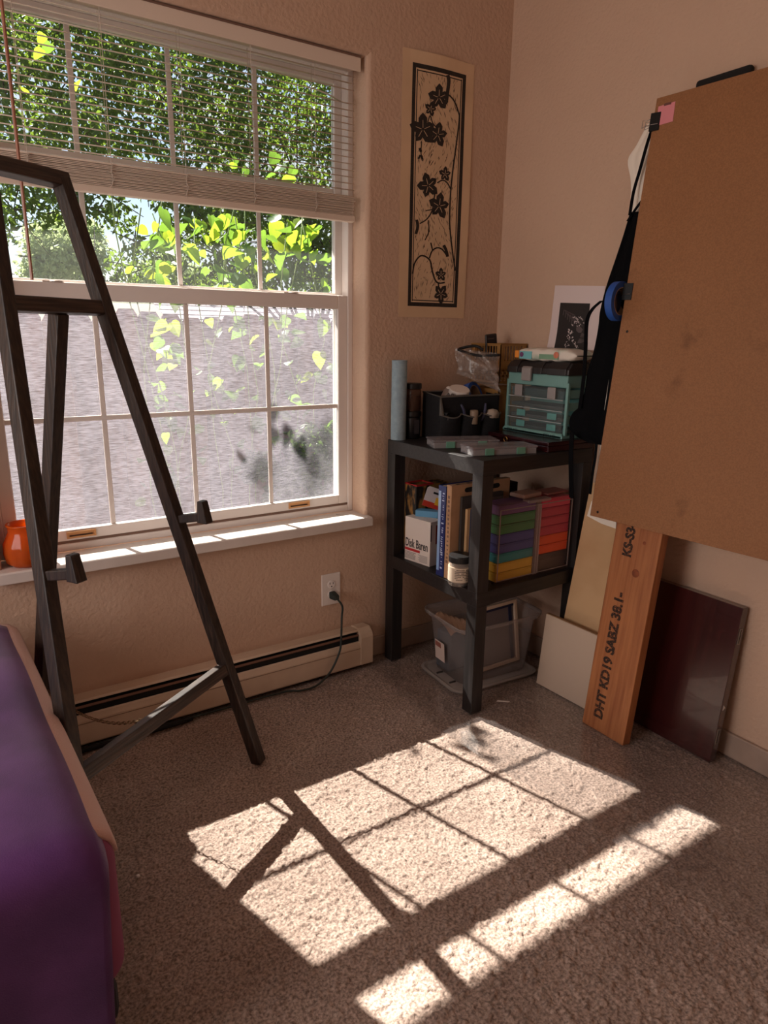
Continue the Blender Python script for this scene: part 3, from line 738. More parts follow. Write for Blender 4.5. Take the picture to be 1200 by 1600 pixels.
for pts, w in (([(699, 150), (708, 160), (715, 178), (716, 190), (711, 230), (705, 275), (702, 310), (701, 350), (705, 390), (710, 424)], 2.2),
               ([(703, 298), (697, 287), (690, 283), (682, 287)], 2), ([(679, 298), (677, 312), (674, 330), (666, 343), (655, 350)], 2), ([(668, 345), (669, 362), (663, 376)], 1.6),
               ([(644, 428), (647, 412), (655, 401), (663, 401), (671, 408), (674, 422), (679, 438), (685, 443), (694, 442)], 2.4), ([(670, 404), (674, 393), (682, 388), (690, 391), (698, 402)], 2.2),
               ([(684, 443), (685, 455)], 2), ([(675, 392), (672, 380)], 2), ([(667, 195), (671, 182), (675, 193), (681, 201)], 1.6), ([(658, 222), (657, 240), (659, 252)], 1.6), ([(664, 330), (676, 328)], 1.4)):
    part(ribbon(pts, w), 'printed_stem', ink, po)
def flower(cx, cy, r, n=5, rot=0):
    vs = [ppt(cx, cy, .0012)]
    for k in range(n):
        a0 = rot + 2 * math.pi * k / n; L = r * (1.0 if k % 2 == 0 else .86)
        for da, f in ((-.60, .62), (-.42, .86), (-.16, 1.0), (0, 1.14), (.16, 1.0), (.42, .86), (.60, .62)):
            vs.append(ppt(cx + .82 * L * f * math.sin(a0 + da), cy - L * f * math.cos(a0 + da), .0012))
    m_ = len(vs) - 1
    return MB().add(vs, [(0, 1 + i, 1 + (i + 1) % m_) for i in range(m_)])
for cx, cy, r, rot in ((684.5, 154, 19, 0), (672, 171.5, 11, .3), (660, 203, 23, 0), (683, 212, 18, .2), (668, 291, 19, -.3), (694, 273.6, 11, .1), (685, 323, 19, .15), (688, 430, 10, 0), (688, 460, 14, .6)):
    fl = part(flower(cx, cy, r, 5, rot), 'printed_orchid', ink, po)
    g = MB()
    for k in range(5):
        a = rot + 2 * math.pi * k / 5
        q = ribbon([(cx + .1 * r * math.sin(a), cy - .1 * r * math.cos(a)), (cx + .33 * r * math.sin(a), cy - .38 * r * math.cos(a)), (cx + .5 * r * math.sin(a), cy - .62 * r * math.cos(a))], .7)
        g.add([(v[0], v[1] - .0004, v[2]) for v in q.v], q.f)
    g.build('petal_line', paper, fl)
for pts, w in (([(697, 120), (699, 130), (697, 150), (696, 160)], 5.5), ([(650, 344), (652, 354), (649, 366)], 4.5), ([(692, 384), (696, 393), (698, 402)], 4.5), ([(655, 232), (657, 238)], 4), ([(653, 249), (656, 243)], 3), ([(659, 250), (658, 244)], 3), ([(693, 160), (698, 163)], 5)):
    part(ribbon(pts, w), 'printed_bud', ink, po)
mk = MB(); rgp = random.Random(4)
for _ in range(520):
    cx = 0; u = rgp.uniform(u0 + .085, u1 - .09); v = rgp.uniform(v0 + .03, v1 - .03)
    a = math.pi / 2 + .5 * math.sin(v * 14 + u * 5) + rgp.uniform(-.25, .25); L = rgp.uniform(.004, .014); w = rgp.uniform(.0006, .0013)
    du, dv = math.cos(a) * L / (pBR.x - pBL.x), math.sin(a) * L / (pTL.z - pBL.z); wu, wv = -math.sin(a) * w / (pBR.x - pBL.x), math.cos(a) * w / (pTL.z - pBL.z)
    mk.add([pquad(u - du, v - dv, .0007), pquad(u + wu, v + wv, .0007), pquad(u + du, v + dv, .0007), pquad(u - wu, v - wv, .0007)], [(0, 1, 2, 3)])
o = part(mk, 'carving_marks', ink, po); o['kind'] = 'stuff'

# ------------------------------------------------------------------ bed
bd = thing('bed', 'bed with a plush purple blanket over a mauve sheet', 'bed', (-2.2, -.05, 0), R(2.2))
purple = M('purple plush blanket', srgb(108, 66, 128), .9, srgb(88, 52, 106), scale=7, bump=.18, bscale=420, sheen=.3, spec=.1)
mauve = M('mauve cotton sheet', srgb(140, 76, 104), .85, spec=.15)
fleece = M('pink fleece lining', srgb(214, 172, 160), .95, bump=.4, bscale=260, sheen=.3)
bxr, byf = .865, -.58                                     # right end and front side in bed space
MB().box(-.95, bxr, byf, .52, .17, .478).build('mattress', mauve, bd, bev=.05, seg=5, smooth=True)
MB().box(-.95, bxr - .02, byf + .02, .50, .08, .17).build('bed_base', M('charcoal bed base', srgb(48, 46, 50), .9), bd, bev=.02)
for sx_ in (-.88, bxr - .08):
    for sy_ in (byf + .1, .44): MB().lathe([(.022, 0), (.028, .085)], (sx_, sy_, 0), 14).build('bed_foot', blk, bd)
def drape(x1, yf, top, dropx, dropy, r, jit, th):
    """sheet lying on the bed, falling over the right end and the front side"""
    def prof(s, edge, drop):                              # arc length beyond flat part -> (out, down)
        if s <= 0: return edge + s, 0.0
        q = math.pi / 2 * r
        if s < q: a = s / r; return edge + r * math.sin(a), r * (1 - math.cos(a))
        return edge + r, r + (s - q)
    def fn(u, v):
        sx_ = -1.75 + (1.75 + dropx) * u; sy_ = -1.02 + (1.02 + dropy) * (1 - v)
        ox, dx = prof(sx_, x1 - r, dropx); oy, dy = prof(sy_, -yf - r, dropy)
        w = .006 * math.sin(ox * 9 + 2 * oy) + .005 * math.sin(oy * 13 + ox * 4)
        flare = .018 * dy * math.sin(ox * 16)
        z = top - dx - dy * (1 if dx < .01 else .9) + jit * w * (1 if dx + dy < .02 else .3)
        return (ox - .05 * dy + (.02 if dy else 0) * 0, -oy - flare - .03 * dy, z)
    return MB().grid(fn, 70, 56)
drape(bxr + .002, byf + .02, .487, .075, .03, .05, .6, .008).build('fleece_lining', fleece, bd, smooth=True, solid=.008)
drape(bxr - .022, byf - .012, .503, .07, .44, .055, 1, .012).build('purple_blanket', purple, bd, smooth=True, solid=.012)
# ------------------------------------------------------------------ two stacked side tables
TYAW, TH, SL = R(1.4034), .46433, .0516
tm = M('black brown table wood', srgb(28, 24, 24), .5, srgb(45, 39, 38), scale=9, stretch=(.6, 9, 9), contrast=(.4, .72), bump=.12, bscale=14)
tml = M('black brown leg wood', srgb(28, 24, 24), .5, srgb(46, 40, 39), scale=9, stretch=(9, 9, .6), contrast=(.4, .72), bump=.12, bscale=14)
TW = .548
def side_table(label, z):
    t = thing('side_table', label, 'table', (0, 0, z), TYAW, group='stacked side tables')
    MB().box(0, TW, 0, TW, TH - SL, TH).build('table_top', tm, t, bev=.0015)
    for a in (0, TW - .05):
        for b in (0, TW - .05): MB().box(a, a + .05, b, b + .05, 0, TH - SL).build('leg', tml, t, bev=.0012)
    return t
side_table('square black brown side table standing on the carpet, carrying another table', 0)
side_table('square black brown side table stacked on top of another table', TH)
ZT, ZM = 2 * TH, TH

def clear(name, col, alpha, rough=.2): return M(name, col, rough, alpha=alpha, spec=.5)
# --- on the table top
tb = thing('cardboard_tube', 'pale blue cardboard tube standing upright on the table top', 'tube', (.022, .528, ZT))
MB().lathe([(.0295, 0), (.0295, .302), (.0255, .302), (.0255, .004)], n=36).build('tube_wall', M('pale blue card', srgb(152, 172, 182), .8, srgb(138, 158, 170), scale=60, bump=.25, bscale=120), tb, smooth=False)
MB().lathe([(.0255, .292), (.0001, .292)], n=36).build('tube_end', M('blue tube end', srgb(120, 150, 166), .8), tb)
lidm = M('black screw lid', srgb(22, 20, 21), .4)
jt = clear('brown tinted jar', srgb(86, 62, 50), .62)
for z, lab, bodym in ((ZT, 'black jar with a dark label, under a clear jar behind the blue tube', M('black jar', srgb(24, 22, 25), .35)), (ZT + .107, 'clear jar of brown contents with black lid, on a black jar', jt)):
    j = thing('storage_jar', lab, 'jar', (.092, .538, z))
    MB().lathe([(.032, 0), (.0345, .004), (.0345, .078), (.032, .086)], n=28).build('jar_body', bodym, j, smooth=True)
    MB().lathe([(.0355, .086), (.0365, .088), (.0365, .104), (.0345, .107)], n=36).build('lid', lidm, j, smooth=False)
    if z > ZT:
        MB().lathe([(.0325, .006), (.0325, .06)], n=28).build('contents', M('brown jar contents', srgb(92, 66, 54), .8, srgb(60, 44, 36), scale=70), j)
    else:
        MB().box(-.012, .012, -.0352, -.0343, .02, .075).build('jar_label', M('dark jar label', srgb(60, 56, 60), .6), j)
# tool tote
fab = M('black tote fabric', srgb(14, 13, 16), .85, srgb(22, 21, 25), scale=120, bump=.3, bscale=300)
pip = M('grey tote piping', srgb(96, 90, 84), .7)
tt = thing('tool_tote', 'black fabric tool tote with grey piped outer pockets', 'tote', (.272, .40, ZT), R(-6))
def TTb(x0, x1, y0, y1, z0, z1): return MB().box(x0, x1, y0, y1, z0, z1)
tw, td, th_ = .276, .13, .178
for mb in (TTb(-tw / 2, tw / 2, 0, .006, 0, th_ - .01), TTb(-tw / 2, tw / 2, td - .006, td, 0, th_)): mb.build('panel', fab, tt, bev=.002)
for x0 in (-tw / 2, tw / 2 - .006): MB().prism([(0, 0), (td, 0), (td, th_), (0, th_ - .01)], x0, x0 + .006, 'x').build('side_panel', fab, tt)
TTb(-tw / 2, tw / 2, 0, td, 0, .006).build('bottom', fab, tt)
TTb(-.003, .003, .006, td - .006, .006, th_ - .02).build('divider', fab, tt)
MB().tube([(-tw / 2, 0, th_ - .008), (tw / 2, 0, th_ - .008), (tw / 2, td, th_), (-tw / 2, td, th_)], .004, 6, closed=True).build('rim_piping', pip, tt, smooth=True)
for i, (a, b) in enumerate(((-tw / 2 - .004, -.045), (-.045, .05), (.05, tw / 2 + .004))):
    bul = .030
    n_ = 10
    mb = MB().grid(lambda u, v: (a + (b - a) * u, -.002 - bul * math.sin(math.pi * u) ** .6 * (.55 + .45 * v) - .001, .004 + v * (.098 - .012 * math.sin(math.pi * u))), n_, 5)
    pk_ = mb.build('pocket', fab, tt, smooth=True, solid=.003)
    MB().tube([(a + (b - a) * k / 12, -.004 - bul * math.sin(math.pi * k / 12) ** .6, .102 - .012 * math.sin(math.pi * k / 12)) for k in range(13)], .003, 6).build('pocket_piping', pip, pk_, smooth=True)
MB().prism([(-.002, .10), (-.024, .10), (-.002, th_ - .012)], -tw / 2 - .003, -tw / 2 + .004, 'x').build('side_gusset', pip, tt)
ttm = Matrix.Translation(tt.location) @ rZ(-6)
def onT(x, y, z): return ttm @ Vector((x, y, z))
# things in the tote
wht = M('white plastic', srgb(226, 216, 208), .4)
def leanrot(o, rx, ry): o.rotation_euler = (R(rx), R(ry), 0)
b1 = thing('paint_bottle', 'bottle with a wide round white cap lying tilted in the tote', 'bottle', onT(-.02, .075, .100)); leanrot(b1, 20, -6)
MB().lathe([(.030, 0), (.032, .004), (.032, .07), (.034, .072)], n=32).build('bottle_body', M('off white bottle', srgb(190, 180, 172), .4), b1, smooth=False)
MB().lathe([(.040, .070), (.041, .072), (.041, .098), (.039, .101)], n=36).build('cap', wht, b1, smooth=False)
b2 = thing('spray_bottle', 'narrow grey bottle with white end leaning in the tote corner', 'bottle', onT(-.085, .10, .085)); leanrot(b2, 12, 24)
MB().lathe([(.024, 0), (.026, .004), (.026, .105), (.022, .112)], n=28).build('bottle_body', M('grey frosted bottle', srgb(136, 120, 112), .4), b2, smooth=True)
MB().lathe([(.0225, .110), (.023, .114), (.018, .122), (.001, .124)], n=28).build('cap', wht, b2, smooth=True)
def tape(name, label, cat, loc, rot, col, ro, ri, w, group=None):
    t = thing(name, label, cat, loc, rot=rot, group=group)
    MB().lathe([(ri, -w / 2), (ro, -w / 2), (ro, w / 2), (ri, w / 2), (ri, -w / 2)], n=48).build('tape_roll', col, t, smooth=False)
    MB().lathe([(ri - .0025, -w / 2), (ri, -w / 2), (ri, w / 2), (ri - .0025, w / 2), (ri - .0025, -w / 2)], n=48).build('cardboard_core', M('tape core card', srgb(160, 134, 108), .8), t)
    return t
bt = M('blue painter tape', srgb(36, 84, 168), .55)
tape('masking_tape', 'roll of blue tape leaning inside the black tool tote', 'tape', onT(.055, .070, .165), (R(64), R(38), 0), bt, .050, .036, .034)
sc = thing('scissors', 'steel scissors with grey handle rings stuck in the tote', 'scissors', onT(-.10, .012, .075), rot=(0, R(8), 0))
MB().box(-.006, .006, -.001, .001, 0, .07).build('blade', M('steel', srgb(150, 148, 146), .25, metal=1), sc)
for s in (-1, 1): MB().tube([(s * .011 + .009 * math.cos(a), 0, .088 + .017 * math.sin(a)) for a in [2 * math.pi * k / 14 for k in range(14)]], .003, 6, closed=True).build('handle_ring', M('grey handle', srgb(126, 120, 118), .4), sc, smooth=True)
def clip(label, loc, rot, s=1.0, group=None):
    c = thing('binder_clip', label, 'clip', loc, rot=rot, group=group)
    MB().prism([(-.016 * s, 0), (.016 * s, 0), (.016 * s, .002), (.003 * s, .022 * s), (-.003 * s, .022 * s), (-.016 * s, .002)], -.019 * s, .019 * s, 'x').build('clip_body', M('black clip steel', srgb(18, 18, 20), .35, metal=.4), c)
    for d in (-1, 1):
        MB().tube([(-.009 * s, d * .003 * s, .021 * s), (-.006 * s, d * .010 * s, .040 * s), (-.009 * s, d * .012 * s, .052 * s), (.009 * s, d * .012 * s, .052 * s), (.006 * s, d * .010 * s, .040 * s), (.009 * s, d * .003 * s, .021 * s)], .0012 * s, 6).build('wire_handle', M('clip wire', srgb(190, 188, 186), .25, metal=1), c)
    return c
clip('small black binder clip clamped on the tote pocket edge', onT(-.118, -.022, .112), (R(180), 0, R(20)), .55)
cu = thing('small_cup', 'small beige cylinder tucked in the middle tote pocket', 'container', onT(.005, -.022, .062))
MB().lathe([(.014, 0), (.016, .002), (.016, .05), (.014, .054), (.012, .054), (.012, .05)], n=22).build('cup_body', M('beige plastic', srgb(150, 128, 108), .5), cu, smooth=True)
rg2 = thing('paper_towel_wad', 'crumpled off white rag stuffed in the right tote pocket', 'rag', onT(.095, -.018, .078))
MB().lathe([(.001, 0), (.022, .006), (.026, .022), (.017, .036), (.001, .04)], n=16, fn=lambda a, z: 1 + .18 * math.sin(5 * a + z * 200) + .1 * math.sin(9 * a)).build('cloth', M('off white rag', srgb(176, 158, 142), .9), rg2, smooth=True)
for k, (x_, a_, col) in enumerate(((-.03, 14, (60, 60, 84)), (.045, -20, (70, 70, 96)))):
    pl = thing('pliers', 'hand tool with a curved %s blue handle in the tote pocket' % ('upright' if k == 0 else 'slanting'), 'tool', onT(x_, -.014, .07), rot=(0, R(-a_), 0))
    MB().tube([(0, 0, 0), (.004, 0, .025), (.002, 0, .05), (-.006, 0, .072)], [.004, .006, .006, .004], 8).build('tool_handle', M('navy grip %d' % k, srgb(*col), .5), pl, smooth=True)
# zip pouch on top of the tote
zb = thing('zip_pouch', 'clear plastic pouch with a black zipper resting on the tote', 'pouch', (0, 0, 0))
A_ = [onY(x, y, yy) for x, y, yy in ((712, 584, .50), (781, 614, .36), (778, 556, .375), (717, 545, .50))]
zb.location = A_[0].lerp(A_[1], .5)
def pouch(u, v):
    p = A_[0].lerp(A_[1], u).lerp(A_[3].lerp(A_[2], u), v)
    return p + Vector((.005 * math.sin(9 * u + 5 * v), -.022 * math.sin(math.pi * u) * math.sin(math.pi * v) - .006 * math.sin(14 * u * v + 7 * v), .004 * math.sin(11 * v + 3 * u)))
pm = M('crinkled clear pouch', srgb(150, 138, 130), .18, alpha=.42, bump=.9, bscale=45, spec=.9)
part(MB().grid(pouch, 22, 16), 'pouch_film', pm, zb, smooth=True)
part(MB().grid(lambda u, v: pouch(u, v) + Vector((.004, .03 * math.sin(math.pi * u) * math.sin(math.pi * v) + .022 * v, .006 * v)), 16, 10), 'back_film', pm, zb, smooth=True)
part(MB().tube([pouch(k / 14, 1) + Vector((0, 0, .012 * math.sin(math.pi * k / 14) * -1)) for k in range(15)], .0055, 6), 'zipper_front', M('black zipper', srgb(14, 13, 15), .6), zb, smooth=True)
part(MB().tube(smooth_path([pouch(0, 1), pouch(0, 1) + Vector((.03, .02, .006)), pouch(.5, 1) + Vector((.0, .025, .024)), pouch(.75, 1) + Vector((.0, .02, .012))]), .0055, 6), 'zipper_back', MATS['black zipper'], zb, smooth=True)
# amber basket behind
am = M('amber plastic', srgb(158, 116, 64), .5)
bk = thing('plastic_basket', 'amber perforated plastic basket behind the tote', 'basket', (.482, .484, ZT), 0)
BH = .365; bx0, bx1, by0, by1 = -.070, .070, -.089, .088
def perf(axis, a0, a1, d0, d1):
    mb = MB()
    def bb(u0_, u1_, z0_, z1_):
        (mb.box(u0_, u1_, d0, d1, z0_, z1_) if axis == 'x' else mb.box(d0, d1, u0_, u1_, z0_, z1_))
    bb(a0, a1, 0, .19); bb(a0, a1, .20, .206); bb(a0, a1, .214, .222)
    n_ = max(3, int((a1 - a0) / .020)); w_ = (a1 - a0) / n_
    for zz in (.222, .243):
        for k in range(n_ + 1):
            u_ = a0 + k * w_; bb(max(a0, u_ - .0035), min(a1, u_ + .0035), zz, zz + .021)
        bb(a0, a1, zz + .0165, zz + .0235)
    bb(a0, a1, .264, .30)
    bb(a0, a0 + .022, .30, BH - .008); bb(a1 - .022, a1, .30, BH - .008); bb(a0, a1, BH - .008, BH)
    k = a0 + .03
    while k < a1 - .03: bb(k, k + .004, .30, BH - .008); k += .0165
    return mb
for ax_, a0, a1, d0, d1 in (('x', bx0, bx1, by0, by0 + .003), ('x', bx0, bx1, by1 - .003, by1), ('y', by0, by1, bx0, bx0 + .003), ('y', by0, by1, bx1 - .003, bx1)):
    perf(ax_, a0, a1, d0, d1).build('basket_side', am, bk)
MB().box(bx0, bx1, by0, by1, 0, .004).build('basket_bottom', am, bk)
MB().tube([(bx0, by0, BH), (bx1, by0, BH), (bx1, by1, BH), (bx0, by1, BH)], .003, 6, closed=True).build('rim', am, bk)
hb = thing('flat_paddle', 'flat dark paddle standing in the amber basket', 'paddle', (.447, .475, ZT + .25), rot=(0, R(-7), R(-10)))
MB().box(-.027, .027, -.006, .006, 0, .155).build('paddle', M('dark tortoise', srgb(34, 26, 26), .35), hb, bev=.006, seg=3)
MB().box(-.018, .012, -.0068, -.006, .135, .138).build('paddle_mark', M('paddle mark', srgb(96, 76, 66), .6), hb)
# red box, tackle box, wipes
rb = thing('wooden_box', 'dark red lacquered wooden box under the teal tackle box', 'box', (.428, .172, ZT))
rw = M('dark red lacquer', srgb(58, 18, 22), .25, srgb(40, 12, 16), scale=8, stretch=(8, 1, 8))
MB().box(-.118, .118, -.158, .158, 0, .021).build('box_base', rw, rb, bev=.002)
MB().box(-.118, .118, -.158, .158, .022, .036).build('box_lid', rw, rb, bev=.003)
MB().tube([(-.1185 - .004, .055 + .009 * math.cos(a), .020 + .009 * math.sin(a)) for a in [2 * math.pi * k / 14 for k in range(14)]], .0018, 6, closed=True).build('brass_ring', M('brass', srgb(226, 184, 110), .25, metal=1), rb, smooth=True)
teal = M('teal plastic', srgb(116, 158, 152), .45)
tk = thing('tackle_box', 'teal tackle box with clear drawers and black lid', 'case', (.485, .197, ZT + .036))
W2, D0, D1 = .152, -.068, .066                              # half width (y), front/back (x)
MB().box(D0 - .012, D1, -W2 - .004, W2 + .004, 0, .012).prism([(D0 - .012, 0), (D0 - .012, .012), (D0 - .004, .02), (D0 - .004, 0)], -W2, W2, 'y').build('base', teal, tk, bev=.003)
MB().box(D0 + .125, D1, -W2, W2, .012, .205).build('back_shell', teal, tk, bev=.004)
for s in (-1, 1): MB().box(D0, D0 + .012, s * W2 - .006, s * W2 + .006, .012, .20).build('door_post', teal, tk, bev=.002)
MB().box(D0, D1, -W2, W2, .182, .226).build('tray_shell', teal, tk, bev=.004)
for s in (-1,):                                             # slots in the side wall
    for zz in (.052, .10, .145): MB().box(D0 + .014, D1 - .01, -W2 - .003, -W2 + .004, zz, zz + .030).build('side_rib', teal, tk, bev=.003)
blkl = M('black brown lid', srgb(38, 33, 33), .45)
MB().prism([(D0 - .006, .226), (D0 - .004, .246), (D0 + .014, .268), (D1 - .010, .268), (D1, .25), (D1, .226)], -W2 - .006, W2 + .006, 'y').build('lid', blkl, tk, bev=.004)
for yy in (W2 - .055, -.03, -W2 + .005): MB().prism([(D0 - .010, .224), (D0 - .008, .248), (D0 + .012, .2725), (D1 - .02, .2725), (D1 - .02, .26), (D0, .24)], yy, yy + .045 if yy > -.1 else yy + .09, 'y').build('lid_rib', blkl, tk, bev=.003)
gl_ = M('grey latch', srgb(150, 142, 140), .5)
MB().prism([(D0 - .016, .198), (D0 - .017, .244), (D0 - .008, .252), (D0 - .004, .25), (D0 - .008, .198)], .018, .066, 'y').build('latch', gl_, tk, bev=.003)
drawer = clear('clear drawer plastic', srgb(186, 196, 196), .06, .12)
tint = clear('teal tinted drawer latch', srgb(104, 170, 164), .8, .35)
junk = [M('drawer contents %d' % k, srgb(*c), .6) for k, c in enumerate(((40, 44, 46), (74, 68, 68), (58, 54, 54), (36, 56, 60)))]
for k in range(4):
    z0_ = .016 + .041 * k
    dr = MB().box(D0 + .008, D0 + .12, -W2 + .012, W2 - .012, z0_, z0_ + .038).build('drawer', drawer, tk, bev=.002)
    MB().box(D0 + .012, D0 + .115, -W2 + .016, W2 - .016, z0_ + .002, z0_ + (.03 if k == 3 else .014)).build('drawer_contents', junk[k], dr)
    for yy in (-.105, .055):
        if k < 2: MB().box(D0 + .004, D0 + .0085, yy, yy + .045, z0_ + .006, z0_ + .03).build('drawer_latch', tint, dr, bev=.002)
door = MB().box(D0 - .004, D0 - .001, -W2 + .01, W2 - .01, .014, .18).build('front_door', clear('clear door', srgb(200, 206, 206), .05, .08), tk)
for yy in (.085, -.085): MB().box(D0 - .009, D0 - .003, yy - .02, yy + .02, .138, .182).build('door_latch', gl_, door, bev=.003)
for zz in (.055, .096, .137): MB().box(D0 - .005, D0 - .003, -W2 + .012, W2 - .012, zz, zz + .0018).build('door_line', M('pale plastic edge', srgb(196, 200, 200), .3), door)
dk = M('dark moulded lettering', srgb(38, 60, 58), .6)
text('lettering', 'PSUC', .015, dk, tk, tx(D0 - .0125, .13, .002) @ rZ(-90) @ rX(90), 1.6)
text('lettering', 'PSUC', .015, dk, tk, tx(D0 - .0125, -.065, .002) @ rZ(-90) @ rX(90), 1.6)
wi = thing('wipes_pack', 'white and teal soft pack of wipes lying on the tackle box', 'packet', (.475, .175, ZT + .036 + .272), R(4))
def pillow(hx, hy, h):
    def fn(u, v):
        a = 2 * math.pi * u; cx = math.copysign(abs(math.cos(a)) ** .35, math.cos(a)); cz = math.copysign(abs(math.sin(a)) ** .55, math.sin(a))
        t = 2 * v - 1; e = max(0, 1 - abs(t) ** 5) ** .6
        return (hx * cx * (.9 + .1 * e), hy * t, h / 2 + h / 2 * cz * (.08 + .92 * e) + .002 * math.sin(14 * t + 3 * cx) * e)
    return MB().grid(fn, 32, 30)
pillow(.058, .145, .046).build('pack_body', M('white film pack', srgb(226, 216, 204), .4, srgb(186, 200, 184), scale=14, contrast=(.5, .62), bump=.5, bscale=40), wi, smooth=True)
for nm, y0, y1, z0_, z1_, c in (('orange_label', .118, .138, .010, .036, (240, 146, 50)), ('teal_label', .055, .115, .006, .034, (120, 190, 194)), ('green_print', -.07, .02, .008, .026, (120, 160, 130))):
    MB().grid(lambda u, v: (-.0585 - .0006, y0 + (y1 - y0) * u, z0_ + (z1_ - z0_) * v), 1, 1).build(nm, M('wipes ' + nm, srgb(*c), .45), wi, solid=.0008)
MB().lathe([(.009, 0), (.009, .0012)], (-.0597, .104, .022), 18, rY(-90)).build('purple_badge', M('purple badge', srgb(110, 50, 100), .45), wi)
MB().lathe([(.010, 0), (.012, .003), (.001, .004)], (-.058, -.06, .024), 10, rY(-90)).build('flower_print', M('coral print', srgb(206, 120, 92), .5), wi)
# two flat clear cases
cc = clear('frosted clear case', srgb(190, 184, 184), .42, .2)
ccl = clear('frosted clear lid', srgb(180, 174, 176), .32, .15)
grn = clear('green case latch', srgb(110, 160, 138), .85, .35)
for nm, fl_, ang, L_, W_, inner in (('flat clear plastic case with green latches and %s contents', (.004, .276), -23, .245, .105, 'dark'), ('flat clear plastic case with two green latches and %s contents at the table corner', (.022, .082), -15, .245, .10, 'grey')):
    c = thing('parts_case', nm % inner, 'case', (fl_[0], fl_[1], ZT), R(ang), group='flat clear cases')
    MB().box(0, L_, 0, W_, 0, .022).build('case_body', cc, c, bev=.003)
    MB().box(-.003, L_ + .003, -.003, W_ + .003, .022, .030).build('case_lid', ccl, c, bev=.003)
    MB().box(.012, L_ - .012, .012, W_ - .012, .003, .016).build('contents', M('case contents ' + inner, srgb(70, 66, 68) if inner == 'dark' else srgb(120, 112, 112), .7, srgb(110, 104, 104), scale=90), c)
    for x_ in (.045, .165): MB().box(x_, x_ + .034, -.006, -.001, .002, .026).build('case_latch', grn, c, bev=.002)

# --- on the middle shelf
kraft = M('kraft card', srgb(190, 148, 112), .8, srgb(172, 130, 96), scale=14)
whb = M('white box card', srgb(228, 214, 204), .6)
bx = thing('printing_tool_box', 'white card box lettered for a printing tool on the shelf', 'box', (.030, .313, ZM), R(10.3))
MB().box(0, .066, 0, .134, 0, .176).build('carton', whb, bx, bev=.0012)
gr = M('dark grey print', srgb(60, 54, 56), .6); rd = M('red print', srgb(190, 36, 40), .5)
text('lettering', 'Disk Baren', .048, gr, bx, tx(-.0004, .131, .058) @ rZ(-90) @ rX(90), .56, .0004, .0008)
MB().box(-.0008, 0, .052, .132, .042, .052).build('red_bar', rd, bx)
tl_ = MB(); rgq = random.Random(2)
for k in range(6): tl_.box(-.0006, 0, .132 - rgq.uniform(.05, .06), .132, .034 - .005 * k, .0365 - .005 * k).box(-.0006, 0, .012, .012 + rgq.uniform(.04, .05), .034 - .005 * k, .0358 - .005 * k)
tl_.build('small_print', M('small grey print', srgb(150, 138, 134), .6), bx)
MB().box(.030, .045, -.0008, 0, .085, .16).build('red_panel', M('brown red print', srgb(140, 52, 44), .5), bx)
MB().box(.002, .006, -.0008, 0, .10, .165).build('open_slit', blk, bx)
tag(MB().box(-.045, .045, -.022, .022, 0, .024, tx(.080, .398, ZM + .1765) @ rZ(-52)).build('blue_carton', M('light blue card', srgb(104, 166, 206), .6), bev=.0012), 'small light blue carton lying on the white box', 'box')
pb_ = thing('patterned_box', 'tall yellow and black patterned tin with a red rim', 'box', (.13, .475, ZM), R(4))
MB().box(-.085, .085, -.035, .035, 0, .29).build('tin_body', M('black yellow pattern', srgb(26, 22, 20), .6, srgb(170, 122, 60), scale=24, stretch=(1.4, 1.4, .5), contrast=(.46, .56)), pb_, bev=.002)
MB().tube([(-.083, -.033, .292), (.0, -.033, .292), (.0, .033, .292), (-.083, .033, .292)], .0045, 6, closed=True).build('red_rim', M('red rim', srgb(176, 40, 44), .5), pb_)
bc_ = thing('blister_card', 'hang tab battery card leaning on the light blue carton', 'packet', (.098, .392, ZM + .205), rot=(R(-16), R(18), R(-34)))
MB().prism([(-.045, 0), (.045, 0), (.045, .072), (.038, .08), (-.038, .08), (-.045, .072)], -.0012, .0012, 'y').build('card', M('card white', srgb(206, 196, 196), .5), bc_)
MB().box(-.045, .045, -.0022, -.0012, .0, .022).build('red_band', M('card red', srgb(196, 52, 30), .5), bc_)
MB().box(-.0, .045, -.0024, -.0012, .016, .045).build('yellow_band', M('card yellow', srgb(232, 176, 40), .5), bc_)
MB().lathe([(.008, 0), (.008, .001)], (.034, -.0012, .066), 14, rX(90)).box(-.016, .016, -.0022, -.0012, .056, .064).build('hang_hole', blk, bc_)
def book(label, x, y0, y1, L_, h, cover, pages, name='book', spine=None):
    b = thing(name, label, 'book', (x, y0, ZM), TYAW)
    w = y1 - y0
    MB().box(0, L_, 0, .003, 0, h).box(0, L_, w - .003, w, 0, h).box(0, .003, 0, w, 0, h).build('cover', cover, b, bev=.001)
    MB().box(.003, L_ - .004, .003, w - .003, .003, h - .004).build('pages', pages, b)
    return b
pgm = M('cream book pages', srgb(214, 192, 166), .8)
nb = book('tall navy blue art book standing on the shelf', .004, .1945, .237, .26, .340, M('navy book cover', srgb(30, 44, 104), .35), pgm)
MB().grid(lambda u, v: (-.0006, .026 + .014 * u, .02 + .30 * v), 1, 1).build('pale_spine_panel', M('pale blue fade', srgb(112, 150, 206), .4, srgb(190, 208, 224), scale=3, contrast=(.35, .7)), nb, solid=.0008)
sq = MB()
for k in range(34):
    z0_ = .03 + .0085 * k
    if rgq.random() < .8: sq.box(-.0008, 0, .008 + rgq.uniform(0, .004), .014 + rgq.uniform(0, .008), z0_, z0_ + rgq.uniform(.002, .006))
sq.build('spine_lettering', M('white spine print', srgb(196, 206, 226), .5), nb)
kb = thing('kraft_box', 'tall kraft card box with an oval handle slot on the shelf', 'box', (.006, .1665, ZM), TYAW)
MB().box(0, .285, 0, .026, 0, .348).build('carton', kraft, kb, bev=.0015)
